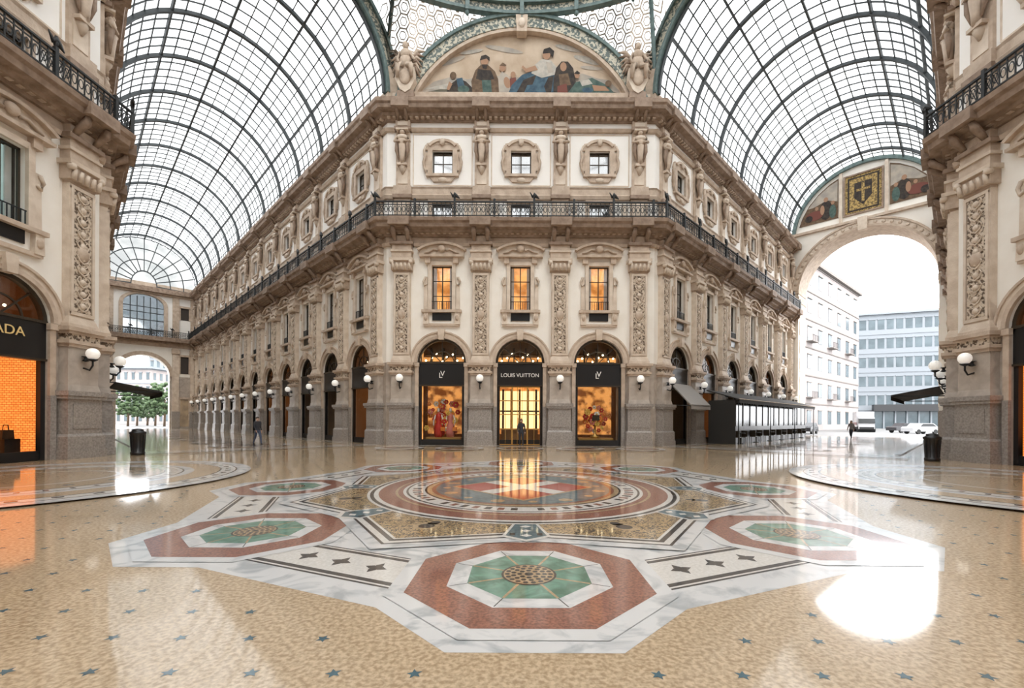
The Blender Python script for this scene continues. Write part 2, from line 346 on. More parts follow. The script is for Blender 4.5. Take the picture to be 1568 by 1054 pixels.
    b.box(-.6,.6,-.1,-.07,8.85,8.89,'iron')
    for i in range(9): b.box(-.56+.14*i-.012,-.56+.14*i+.012,-.1,-.07,8.34,8.87,'iron')
    for s in(-1,1):
        x0,x1=sorted((s*.62,s*h)); b.box(x0,x1,0,T,14.0,20.6,'stucco_white')
        x0,x1=sorted((s*1.35,s*1.75)); b.box(x0,x1,-.04,0,14.3,15.2,'stone_lt')
    b.box(-.62,.62,0,T,14,14.1,'stucco'); b.box(-.62,.62,0,T,15.2,16.6,'stucco_white'); b.box(-.62,.62,0,T,18.05,20.6,'stucco_white')
    window(14.1,15.2,.62,'glass_up','dark_room',1); window(16.6,18.05,.62,'glass_up','lit_dim' ,2)
    for s in(-1,1): b.box(s*.74-.12,s*.74+.12,-.1,0,14.1,15.3,'stone')
    b.box(-.86,.86,-.14,0,15.2,15.35,'stone')
    for s in(-1,1):
        b.box(s*.76-.14,s*.76+.14,-.14,0,16.55,18.05,'stone'); b.box(s*1.0-.13,s*1.0+.13,-.1,0,16.8,17.9,'stone')
        b.tube([(s*.98,-.1,18.3),(s*1.12,-.12,18.0),(s*1.06,-.12,17.6),(s*1.15,-.12,17.3),(s*1.1,-.12,16.9),(s*.95,-.1,16.55)],[.09,.08,.1,.1,.08,.07],'stone',5)
        b.prism_xz([(s*.62,18.05),(s*1.1,18.05),(s*.95,18.45),(s*.62,18.5)][::s],-.12,0,'stone')
    b.box(-1.0,1.0,-.2,0,16.42,16.58,'stone'); b.prism_xz([(-.8,16.42),(-.55,16.15),(.55,16.15),(.8,16.42)],-.12,0,'stone'); b.ell((0,-.1,16.25),(.3,.1,.14),'stone_lt')
    b.box(-.62,.62,-.12,0,18.02,18.4,'stone')
    b.arch(0,17.55,1.0,1.16,-.22,0,'stone',math.radians(42),math.radians(138),10); b.ell((0,-.2,18.5),(.17,.12,.24),'stone_lt'); b.prism_xz([(-.6,18.35),(.6,18.35),(.4,18.6),(0,18.7),(-.4,18.6)],-.14,0,'stone')
    for s in(-1,1):
        b.box(s*1.80-.03,s*1.80+.03,-.03,0,16.0,19.3,'stone_lt')
    b.box(-1.8,1.8,-.03,0,19.24,19.3,'stone_lt'); b.box(-1.8,1.8,-.03,0,15.96,16.02,'stone_lt')
    return b.mesh('bay_'+kind,True)
PIER=make_pier(); BAY={k:make_bay(k) for k in('front','door','arm','brick','warm')}
lampb=MB()
def lamp(b,M):
    b.T=M
    b.lathe((0,-.45,3.75),[(.03,0),(.12,.03),(.05,.1),(.05,.16),(.14,.2)],8,'iron')
    b.tube([(0,-.36,3.5),(0,-.6,3.42),(0,-.72,3.6),(0,-.72,3.78)],.035,'iron',5)
    b.lathe((0,-.72,3.76),[(.05,0),(.14,.05),(.16,.09)],8,'iron')
    b.ell((0,-.72,4.06),.225,'globe',12,8); b.T=None
def railing(b,path,o,z0,z1):
    offs=b.sweep(path,[(o-.03,z0+.08),(o+.03,z0+.08),(o+.03,z0+.13),(o-.03,z0+.13)],'iron')
    b.sweep(path,[(o-.05,z1-.06),(o+.05,z1-.06),(o+.05,z1),(o-.05,z1)],'iron')
    b.sweep(path,[(o-.02,z1-.21),(o+.02,z1-.21),(o+.02,z1-.17),(o-.02,z1-.17)],'iron')
    pp=[Vector((p[0]+q.x*o,p[1]+q.y*o)) for p,q in zip(path,offs)]
    for i in range(len(pp)-1):
        d=pp[i+1]-pp[i]; L=d.length; d.normalize(); n=max(1,round(L/.26))
        for k in range(n+1):
            p=pp[i]+d*(L*k/n); big=(k%9==0); w=.06 if big else .018
            b.T=Matrix.Translation((p.x,p.y,0))@Matrix.Rotation(math.atan2(d.y,d.x),4,'Z')
            b.box(-w,w,-w,w,z0,z1+(.1 if big else 0),'iron')
            if big and k%18==0:
                b.ell((0,0,z1+.2),(.08,.08,.14),'iron',6,4); b.tube([(-.25,0,z1+.38),(-.1,0,z1+.2),(0,0,z1+.3),(.12,0,z1+.22),(.3,-.0,z1+.12)],[.02,.07,.09,.08,.02],'iron',5)
            if k<n:
                s=L/n; m=(z0+z1)/2
                for t in range(8):
                    a0=2*math.pi*t/8;a1=2*math.pi*(t+1)/8;r=.11
                    b.add([(s/2+r*math.cos(a0),0,m+r*1.6*math.sin(a0)),(s/2+r*math.cos(a1),0,m+r*1.6*math.sin(a1)),(s/2+r*.6*math.cos(a1),0,m+r*1.2*math.sin(a1)),(s/2+r*.6*math.cos(a0),0,m+r*1.2*math.sin(a0))],[(0,1,2,3)],'iron')
                if k%9 in(0,1,7,8): b.add([(0,0,z0+.13),(.04,0,z0+.13),(s,0,z1-.2),(s-.04,0,z1-.2)],[(0,1,2,3)],'iron'); b.add([(s,0,z0+.13),(s-.04,0,z0+.13),(0,0,z1-.2),(.04,0,z1-.2)],[(0,1,2,3)],'iron')
            b.T=None
def dentils(b,path,o0,o1,z0,z1,step,w,m):
    for i in range(len(path)-1):
        a=Vector(path[i]);c=Vector(path[i+1]);d=c-a;L=d.length;d.normalize();n=int(L/step)
        for k in range(n):
            p=a+d*((k+.5)*L/n)
            b.T=Matrix.Translation((p.x,p.y,0))@Matrix.Rotation(math.atan2(d.y,d.x),4,'Z')
            b.box(-w/2,w/2,-o1,-o0,z0,z1,m)
    b.T=None
def building(name,path,deep=12):
    root=empty(name)
    b=MB()
    sw=lambda prof,m:b.sweep(path,prof,m)
    sw([(0,12.6),(.14,12.6),(.2,12.8),(0,12.8)],'stone')
    sw([(0,12.8),(.06,12.8),(.06,13.25),(0,13.25)],'stone')
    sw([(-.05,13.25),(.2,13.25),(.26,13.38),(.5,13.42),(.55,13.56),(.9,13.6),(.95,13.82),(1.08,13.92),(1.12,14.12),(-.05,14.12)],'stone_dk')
    sw([(0,15.36),(.16,15.36),(.22,15.5),(.12,15.56),(.12,15.78),(.18,15.85),(0,15.85)],'stone')
    sw([(0,19.45),(.14,19.45),(.2,19.6),(.24,19.7),(0,19.7)],'stone')
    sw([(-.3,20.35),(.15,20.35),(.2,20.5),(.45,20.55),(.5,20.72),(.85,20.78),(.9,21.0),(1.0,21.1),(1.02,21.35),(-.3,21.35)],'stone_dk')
    sw([(-.3,21.35),(.55,21.35),(.5,21.6),(-.3,21.6)],'stone')
    sw([(-.3,21.5),(.1,21.5),(.1,22.0),(-.3,22.0)],'stone_lt')
    dentils(b,path,.2,.42,13.38,13.52,.34,.18,'stone'); dentils(b,path,.15,.4,20.44,20.6,.34,.18,'stone')
    b.sweep(path,[(-.25,21.9),(-deep,21.9)],'granite',False); b.sweep(path,[(-deep,0),(-deep,21.9)],'bldg_beige',False)
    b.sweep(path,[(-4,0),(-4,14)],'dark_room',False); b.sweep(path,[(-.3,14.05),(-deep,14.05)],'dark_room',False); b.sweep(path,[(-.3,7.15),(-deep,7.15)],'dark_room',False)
    obj('entablature',b,root,zm=True)
    b=MB(); railing(b,path,1.0,14.12,14.98); obj('balcony_railing',b,root,zm=True)
    return root
def corner_fill(b,p,a1,a2):
    for a,s in((a1,1),(a2,-1)):
        b.T=place(p[0],p[1],a)
        x0,x1=(-1.0,0) if s>0 else (0,1.0)
        b.box(x0,x1,0,.35,0,5.1,'marble_pier'); b.box(x0,x1,0,.35,5.1,13.4,'stucco'); b.box(x0,x1,0,.35,14,20.6,'stucco_white')
    b.T=None
def run(root,x,y,a,s,n,kinds,lamps=True):
    c,q=math.cos(math.radians(a)),math.sin(math.radians(a))
    for i in range(n+1):
        t=(1+P*i)*s; M=place(x+c*t,y+q*t,a); obj('pier',PIER,root,M)
        if lamps: lamp(lampb,M)
        if i<n:
            t=(1+P*(i+.5))*s; obj('bay',BAY[kinds(i)],root,place(x+c*t,y+q*t,a))
def bld(name,path,corners,runs,lamps=True):
    global lampb
    rt=building(name,path); b=MB()
    for c in corners: corner_fill(b,*c)
    obj('corner_wall',b,rt,zm=True)
    lampb=MB()
    for r in runs: run(rt,*r,lamps=lamps)
    obj('globe_wall_lamps',lampb,rt)
    return rt
arm_=lambda i:'arm'
main=bld('corner_arcade_building',[(-W2-LL*S2,R+LL*S2),(-W2,R),(W2,R),(W2+LR*S2,R+LR*S2)],[((-W2,R),-45,0),((W2,R),0,45)],
    [(-W2,R,0,1,3,lambda i:'door' if i==1 else 'front'),(-W2,R,-45,-1,NL,lambda i:['warm','arm','arm','warm','warm','arm'][i%6]),(W2,R,45,1,NR,lambda i:['arm','warm','arm'][i%3])])
lb=bld('side_arcade_building',[(-RLx-LB*S2,-W2-LB*S2),(-RLx,-W2),(-RLx,W2),(-RLx-LL*S2,W2+LL*S2)],[((-RLx,W2),90,135),((-RLx,-W2),45,90)],
    [(-RLx,W2,90,-1,3,lambda i:'brick'),(-RLx,W2,135,1,NL,arm_),(-RLx,-W2,45,-1,NB,arm_)])
rb=bld('side_arcade_building',[(RRx+LR*S2,W2+LR*S2),(RRx,W2),(RRx,-W2),(RRx+LB*S2,-W2-LB*S2)],[((RRx,W2),-135,-90),((RRx,-W2),-90,-45)],
    [(RRx,W2,-90,1,3,lambda i:'brick'),(RRx,W2,-135,-1,NR,arm_),(RRx,-W2,-45,1,NB,arm_)])
bb=bld('corner_arcade_building',[(W2+LB*S2,-R-LB*S2),(W2,-R),(-W2,-R),(-W2-LB*S2,-R-LB*S2)],[((W2,-R),135,180),((-W2,-R),180,-135)],
    [(W2,-R,180,1,3,lambda i:'warm'),(W2,-R,135,-1,NB,arm_),(-W2,-R,-135,1,NB,arm_)])
# ------------------------------------------------------------------ lunette over front facade
def octaside_lunette(root,M,paint):
    b=MB(); b.T=M
    cz=18.05; n=28
    def seg(r,zb):
        a=math.acos((zb-cz)/r); return [(r*math.sin(-a+2*a*i/n),cz+r*math.cos(-a+2*a*i/n)) for i in range(n+1)]
    b.prism_xz([(x,z) for x,z in seg(8.3,20.9)],.15,.6,'stucco')
    a=math.acos((20.9-cz)/7.2)
    b.arch(0,cz,7.2,7.36,-.25,.15,'stone',math.pi/2-a,math.pi/2+a,n)
    a=math.acos((21.1-cz)/8.3)
    b.arch(0,cz,7.36,7.5,-.12,.15,'stone_lt',math.pi/2-a,math.pi/2+a,n)
    b.arch(0,cz,7.5,8.1,-.18,.15,'iron_lace',math.pi/2-a,math.pi/2+a,n)
    b.arch(0,cz,8.1,8.3,-.3,.15,'iron_teal',math.pi/2-a,math.pi/2+a,n)
    b.box(-6.9,6.9,-.3,.15,20.9,21.45,'stone')
    b.box(-.3,.3,-.5,0,25.0,26.0,'stone',-.06); b.ell((0,-.5,25.5),(.22,.12,.3),'stone_lt')
    for s in(-1,1):
        X=s*6.95; o=-.4
        b.prism_xz([(X-.55,23.0+o),(X-.6,22.3+o),(X-.3,21.7+o),(X,21.5+o),(X+.3,21.7+o),(X+.6,22.3+o),(X+.55,23.0+o)][::-1],-.75,-.3,'stone_lt')
        b.ell((X,-.78,22.4+o),(.36,.12,.45),'stone',10,6); b.box(X-.5,X+.5,-.7,.1,20.9,21.25,'stone_dk')
        b.ell((X,-.6,23.4+o),(.38,.28,.5),'stone',10,8); b.ell((X,-.65,23.85+o),(.33,.26,.3),'stone',10,8); b.ell((X,-.72,24.3+o),(.17,.18,.22),'stone',10,8); b.ell((X,-.65,24.38+o),(.21,.19,.2),'stone_dk',8,6)
        for q in(-1,1):
            b.tube([(X+q*.3,-.65,23.9+o),(X+q*.5,-.75,23.5+o),(X+q*.35,-.85,23.2+o)],[.12,.1,.08],'stone')
            b.tube([(X+q*.15,-.8,23.1+o),(X+q*.4,-1.0,22.95+o),(X+q*.42,-.9,22.3+o)],[.18,.16,.09],'stone')
            for k in range(6):
                b.tube([(X+q*.25,-.35,23.8-.1*k+o),(X+q*(.7-.03*k),-.35,24.25-.2*k+o),(X+q*(1.1-.06*k),-.3,24.3-.32*k+o)],[.1,.13,.03],'stone_dk' if k%2 else 'stone',5)
    b.T=None
    obj('lunette_arch',b,root)
    if paint:
        b=MB(); b.T=M
        n=32; a=math.acos((21.4-cz)/7.2)
        b.prism_xz([(7.2*math.sin(-a+2*a*i/n),cz+7.2*math.cos(-a+2*a*i/n)) for i in range(n+1)],.10,.14,'p_sky')
        yl=[.095]
        def pp(pts,m):
            q=[((x-797)*.04,1.56+(642-y)*.04) for x,y in pts]; yl[0]-=.003
            b.add([(x,yl[0],z) for x,z in q],[tuple(range(len(q)))],m)
        def el(x,y,rx,ry,m,rot=0):
            r=math.radians(rot); pp([(x+rx*math.cos(t)*math.cos(r)-ry*math.sin(t)*math.sin(r),y+rx*math.cos(t)*math.sin(r)+ry*math.sin(t)*math.cos(r)) for t in[2*math.pi*i/14 for i in range(14)]],m)
        pp([(646,134),(662,122),(690,114),(715,118),(745,110),(780,116),(810,112),(860,118),(890,108),(915,116),(930,118),(947,134),(950,141),(643,141)],'p_haze')
        pp([(643,146),(650,138),(680,132),(740,136),(800,131),(870,134),(920,131),(946,138),(952,146)],'p_land')
        pp([(648,133),(700,121),(742,126),(700,134)],'p_white')
        el(690,90,22,4,'p_haze',-20); el(900,88,24,5,'p_white',15); el(770,72,30,4,'p_haze',10); el(905,100,18,3,'p_haze',5); el(870,70,22,4,'p_white',12); el(720,76,18,3,'p_white',-10)
        pp([(680,143),(688,126),(700,117),(712,122),(722,132),(728,143)],'p_dark'); el(692,113,5,6,'p_brown'); pp([(697,118),(706,116),(710,130),(700,133)],'p_blue'); el(708,134,9,6,'p_green'); pp([(686,122),(682,134),(686,136),(691,126)],'p_flesh')
        pp([(722,143),(720,122),(726,105),(734,97),(746,97),(756,106),(762,120),(768,143)],'p_brown'); pp([(730,103),(750,105),(755,118),(742,122),(727,118)],'p_dark'); pp([(736,120),(750,120),(752,142),(738,142)],'p_green'); el(740,91,6,7,'p_flesh'); pp([(733,90),(735,83),(742,81),(748,85),(748,91),(743,87)],'p_dark'); pp([(736,96),(745,96),(743,103),(738,102)],'p_dark')
        el(768,101,5,6,'p_flesh'); pp([(763,98),(768,93),(774,97),(772,99)],'p_brown'); pp([(763,143),(761,116),(767,107),(776,112),(784,128),(788,143)],'p_haze'); el(775,124,5,9,'p_flesh',-15); el(784,112,4,5,'p_flesh'); pp([(779,118),(788,116),(792,134),(780,134)],'p_red')
        pp([(776,143),(782,128),(798,112),(820,105),(846,108),(858,124),(856,143)],'p_blue'); pp([(788,142),(800,120),(820,112),(808,142)],'p_dark'); pp([(826,142),(838,116),(846,114),(842,142)],'p_dark'); pp([(800,142),(806,128),(830,126),(836,142)],'p_blue')
        pp([(812,110),(816,98),(828,88),(842,90),(852,102),(848,112),(828,117)],'p_white'); pp([(834,92),(842,94),(846,108),(838,110)],'p_haze'); el(835,82,6,7,'p_flesh'); pp([(829,80),(831,73),(840,70),(847,76),(845,86),(840,79)],'p_dark'); pp([(818,98),(804,103),(799,98),(797,101),(804,109),(822,105)],'p_flesh')
        pp([(846,143),(846,120),(850,102),(858,92),(868,92),(876,102),(880,122),(882,143)],'p_dark'); el(861,100,5,7,'p_flesh'); pp([(854,112),(868,110),(873,128),(856,130)],'p_brown'); pp([(852,130),(866,126),(868,142),(852,142)],'p_red')
        pp([(866,143),(880,124),(905,117),(928,128),(942,143)],'p_green'); pp([(886,122),(900,119),(906,126),(890,130)],'p_white'); el(882,113,4,5,'p_flesh'); pp([(877,111),(882,106),(887,110),(884,112)],'p_dark'); pp([(905,128),(925,130),(932,137),(908,137)],'p_flesh'); el(898,136,9,4,'p_blue'); el(930,126,5,5,'p_brown')
        b.T=None; obj('lunette_mosaic_painting',b,root)
for M,rt,pt in((place(0,R,0),main,True),(place(-RLx,0,90),lb,False),(place(RRx,0,-90),rb,False),(place(0,-R,180),bb,False)): octaside_lunette(rt,M,pt)
# ------------------------------------------------------------------ vaults
VR=6.2; VZ=21.45
def vault(name,M,L):
    root=empty(name); b=MB(); g=MB()
    b.T=M; g.T=M
    N=24
    def rib(y,w,dp,m,r=VR):
        vs=[];fs=[]
        for i in range(N+1):
            a=math.pi*i/N;c,q=math.cos(a),math.sin(a)
            for rr,yy in((r-dp,y-w),(r-dp,y+w),(r,y+w),(r,y-w)): vs.append((rr*c,yy,VZ+rr*q))
        for i in range(N):
            for j in range(4): fs.append((4*i+j,4*i+(j+1)%4,4*i+4+(j+1)%4,4*i+4+j))
        b.add(vs,fs,m)
    st=.96
    n=int(round(L/st))
    for k in range(n+1):
        y=L*k/n
        if k%5==0: rib(y,.07,.22,'iron_roof'); rib(y,.11,.03,'iron_roof',VR-.2)
        else: rib(y,.03,.07,'iron_roof')
    NP=24
    for i in range(1,NP):
        a=math.pi*i/NP; big=i in(4,8,12,16,20); w=.06 if big else .028; dp=.16 if big else .06
        c,q=math.cos(a),math.sin(a); t=(-q,c)
        vs=[]
        for yy in(0,L):
            for rr,ww in((VR-dp,-w),(VR-dp,w),(VR,w),(VR,-w)): vs.append((rr*c+t[0]*ww,yy,VZ+rr*q+t[1]*ww))
        b.add(vs,[(0,1,5,4),(1,2,6,5),(2,3,7,6),(3,0,4,7)],'iron_roof')
    for s in(-1,1):
        x0,x1=sorted((s*(VR-.05),s*(VR+.9))); b.box(x0,x1,0,L,20.6,VZ+.2,'stone')
    vs=[];fs=[]
    for i in range(N+1):
        a=math.pi*i/N; vs+=[((VR+.02)*math.cos(a),0,VZ+(VR+.02)*math.sin(a)),((VR+.02)*math.cos(a),L,VZ+(VR+.02)*math.sin(a))]
    for i in range(N): fs.append((2*i,2*i+1,2*i+3,2*i+2))
    g.add(vs,fs,'glass_roof')
    b.arch(0,VZ,VR-.1,VR+.08,-.35,.1,'iron_teal',n=36); b.arch(0,VZ,VR+.08,VR+.62,-.2,.1,'iron_lace',n=36); b.arch(0,VZ,VR+.62,VR+.8,-.35,.1,'iron_teal',n=36)
    for s in(-1,1): b.box(s*6.5-.35,s*6.5+.35,-.3,.1,20.9,23.0,'stone')
    obj('iron_ribs',b,root); obj('glazing',g,root)
vault('glass_barrel_roof',place(-ARM*S2,ARM*S2,45),LL); vault('glass_barrel_roof',place(ARM*S2,ARM*S2,-45),LR)
vault('glass_barrel_roof',place(-ARM*S2,-ARM*S2,135),LB); vault('glass_barrel_roof',place(ARM*S2,-ARM*S2,-135),LB)
# ------------------------------------------------------------------ dome
root=empty('glass_dome'); b=MB(); g=MB()
RZ=26.3; RR=17.0
def octpt(th):
    k=round(math.degrees(th)/90)*90; dl=math.degrees(th)-k
    lim=math.degrees(math.atan2(W2,R))
    if abs(dl)<=lim:
        x=R*math.tan(math.radians(dl)); z=18.05+math.sqrt(max(0,8.3**2-x*x)); r=R/math.cos(math.radians(dl))
    else:
        k=math.floor(math.degrees(th)/90)*90+45; dl=math.degrees(th)-k
        x=ARM*math.tan(math.radians(dl)); z=VZ+math.sqrt(max(0,7.0**2-x*x)); r=ARM/math.cos(math.radians(dl))
    return Vector((r*math.cos(th),r*math.sin(th),min(max(z,22.6),27.6)))
def pend(th,t):
    p=octpt(th); top=Vector((RR*math.cos(th),RR*math.sin(th),max(RZ,p.z+.2))); return p.lerp(top,t)
def band(b,p,q,nrm,w,m):
    d=(q-p).normalized(); s=d.cross(nrm).normalized()*w; o=-nrm*.05
    b.add([tuple(p+s),tuple(q+s),tuple(q-s),tuple(p-s),tuple(p+s+o),tuple(q+s+o),tuple(q-s+o),tuple(p-s+o)],[(0,1,2,3),(4,7,6,5),(0,4,5,1),(3,2,6,7)],m)
NT=144; vs=[];fs=[]
for i in range(NT):
    th=2*math.pi*i/NT
    for t in(0,1): vs.append(tuple(pend(th,t)))
for i in range(NT): k=(i+1)%NT; fs.append((2*i,2*k,2*k+1,2*i+1))
g.add(vs,fs,'glass_roof')
hs=.36
def hexmap(s,z):
    th=s/18.0; p=octpt(th); zt=RZ
    if z<p.z or z>zt or zt-p.z<.25: return None
    return pend(th,(z-p.z)/(zt-p.z))
cols=int(2*math.pi*18/(1.5*hs))
for ci in range(cols):
    for ri in range(0,8):
        s=ci*1.5*hs; z=22.6+ri*math.sqrt(3)*hs+(ci%2)*math.sqrt(3)/2*hs
        for rad_,ww,ks in((hs,.035,(0,1,2)),(hs*.55,.02,range(6))):
            pts=[(s+rad_*math.cos(math.pi/3*k),z+rad_*math.sin(math.pi/3*k)) for k in range(7)]
            for k in ks:
                A=hexmap(*pts[k]);B=hexmap(*pts[k+1])
                if A and B:
                    n=Vector((-A.x,-A.y,0)).normalized(); band(b,A,B,n,ww,'stone_lt')
def hoop(z0,z1,r0,r1,m,n=96):
    vs=[];fs=[]
    for i in range(n):
        a=2*math.pi*i/n;c,q=math.cos(a),math.sin(a); vs+=[(r0*c,r0*q,z0),(r1*c,r1*q,z0),(r1*c,r1*q,z1),(r0*c,r0*q,z1)]
    for i in range(n):
        k=(i+1)%n
        for j in range(4): fs.append((4*i+j,4*i+(j+1)%4,4*k+(j+1)%4,4*k+j))
    b.add(vs,fs,m)
hoop(RZ-.1,RZ+.08,RR-.25,RR+.1,'iron_teal'); hoop(RZ+.08,RZ+.5,RR-.12,RR+.02,'iron_lace'); hoop(RZ+.5,RZ+.7,RR-.35,RR+.15,'iron_teal'); hoop(RZ+.7,RZ+1.9,RR-.1,RR,'iron_teal')
for i in range(32):
    th=2*math.pi*i/32
    b.T=Matrix.Rotation(th,4,'Z'); b.box(RR-.45,RR-.05,-.12,.12,RZ-.3,RZ+1.8,'iron_teal'); b.ell((RR-.3,0,RZ-.4),(.12,.12,.2),'iron_teal'); b.T=None
for k in range(8):
    th=math.atan2(W2,R)*(1 if k%2==0 else -1)+math.pi/2*((k+1)//2)
    A=pend(th,0);B=pend(th,1); b.tube([tuple(A-Vector((0,0,1.6))),tuple(A),tuple(B)],.13,'iron_teal',6)
prof=[(RR*math.cos(math.radians(a)),RZ+1.9+14*math.sin(math.radians(a))) for a in range(0,86,6)]
for i in range(32):
    th=2*math.pi*i/32; b.tube([(r*math.cos(th),r*math.sin(th),z) for r,z in prof],.12 if i%2==0 else .05,'iron_roof',4)
for r,z in prof[1:]: hoop(z-.05,z+.05,r-.1,r,'iron_roof',64)
vs=[];fs=[];n=48
for r,z in prof:
    for i in range(n): a=2*math.pi*i/n; vs.append(((r+.05)*math.cos(a),(r+.05)*math.sin(a),z+.05))
for j in range(len(prof)-1):
    for i in range(n): k=(i+1)%n; fs.append((j*n+i,j*n+k,(j+1)*n+k,(j+1)*n+i))
g.add(vs,fs,'glass_roof')
obj('iron_frame',b,root); obj('glazing',g,root)
# ------------------------------------------------------------------ end walls
root=empty('triumphal_arch_portal'); b=MB(); b.T=place((ARM+LR)*S2,(ARM+LR)*S2,-45)
aw=5.55; az=15.4; T=3.0; XW=HW+1.3
for s in(-1,1):
    x0,x1=sorted((s*aw,s*XW)); b.box(x0,x1,0,T,0,az,'stucco'); b.box(x0-.05,x1+.05,-.1,T+.1,0,2.6,'granite'); b.box(x0-.08,x1+.08,-.15,T+.1,az-.9,az-.3,'stone')
    xx=s*aw
    for z in range(3,14,2): b.box(min(xx,xx-s*.04),max(xx,xx-s*.04),.5,2.5,z,z+1.5,'stone_lt')
b.spandrel(0,az,aw,-XW,XW,21.7,0,T,'stucco',n=40)
b.arch(0,az,aw-.02,aw+.55,-.18,0,'stone_lt',n=40); b.arch(0,az,aw+.55,aw+.72,-.28,0,'stone',n=40); b.arch(0,az,aw-.08,aw+.12,-.24,T+.05,'stone',n=40)
for k in range(28):
    a=math.pi*(k+.5)/28; r=aw+.3; b.ell((r*math.cos(a),-.2,az+r*math.sin(a)),(.16,.06,.16),'stone',6,4)
n=40
b.prism_xz([((VR-.05)*math.cos(math.pi*i/n),VZ+(VR-.05)*math.sin(math.pi*i/n)) for i in range(n+1)][::-1],.05,.5,'stucco')
b.arch(0,VZ,VR-.35,VR-.0,-.2,.05,'iron_teal',n=40)
b.box(-HW,HW,-.3,0,21.6,21.85,'stone'); b.box(-.35,.35,-.5,0,20.6,21.9,'stone_lt',-.05)
b.T=None; obj('arch_wall',b,root)
b=MB(); b.T=place((ARM+LR)*S2,(ARM+LR)*S2,-45)@Matrix.Translation((0,0,.45))
def fr(x0,x1,z0,z1,m):
    b.box(x0,x1,-.02,.05,z0,z1,m)
    for (a,c,e,f) in((x0-.14,x0,z0-.14,z1+.14),(x1,x1+.14,z0-.14,z1+.14),(x0,x1,z1,z1+.14),(x0,x1,z0-.14,z0)): b.box(a,c,-.1,.05,e,f,'stone_dk')
fr(-1.45,1.45,22.1,25.9,'p_gold'); b.box(-1.25,1.25,-.04,-.02,22.3,25.7,'p_dark'); b.box(-1.1,1.1,-.05,-.04,22.45,25.55,'p_gold')
b.prism_xz([(-.7,25.1),(-.7,23.6),(0,22.8),(.7,23.6),(.7,25.1)],-.07,-.04,'p_dark'); b.box(-.12,.12,-.09,-.06,23.1,25.0,'p_gold'); b.box(-.55,.55,-.09,-.06,24.2,24.42,'p_gold')
for s in(-1,1):
    pts=[(s*2.05,22.1),(s*5.5,22.1),(s*5.2,23.0),(s*4.6,24.1),(s*3.8,25.0),(s*2.8,25.75),(s*2.05,26.1)]
    b.prism_xz(pts[::s],-.03,.05,'p_brown')
    q=[(s*2.1,23.8),(s*3.0,24.2),(s*4.2,23.8),(s*4.7,23.8),(s*3.8,24.9),(s*2.8,25.6),(s*2.1,25.9)]; b.prism_xz(q[::s],-.04,-.03,'p_haze')
    def bl(x,z,rx,rz,m,y): b.prism_xz([(s*x+rx*math.cos(t),z+rz*math.sin(t)) for t in[2*math.pi*i/12 for i in range(12)]],y,y+.01,m)
    bl(3.1,23.2,.55,1.0,'p_dark',-.05); bl(3.1,24.3,.2,.25,'p_flesh',-.06); bl(4.1,22.9,.8,.5,'p_red',-.055); bl(2.5,22.9,.3,.7,'p_green',-.055); bl(3.4,23.3,.2,.5,'p_flesh',-.06); bl(4.6,22.7,.35,.35,'p_dark',-.065); bl(3.9,23.6,.15,.2,'p_flesh',-.065); bl(2.5,23.8,.16,.2,'p_flesh',-.065)
    b.box(s*1.82-.13,s*1.82+.13,-.15,.05,21.4,26.5,'stone_lt')
b.T=None; obj('mosaic_panels',b,root)
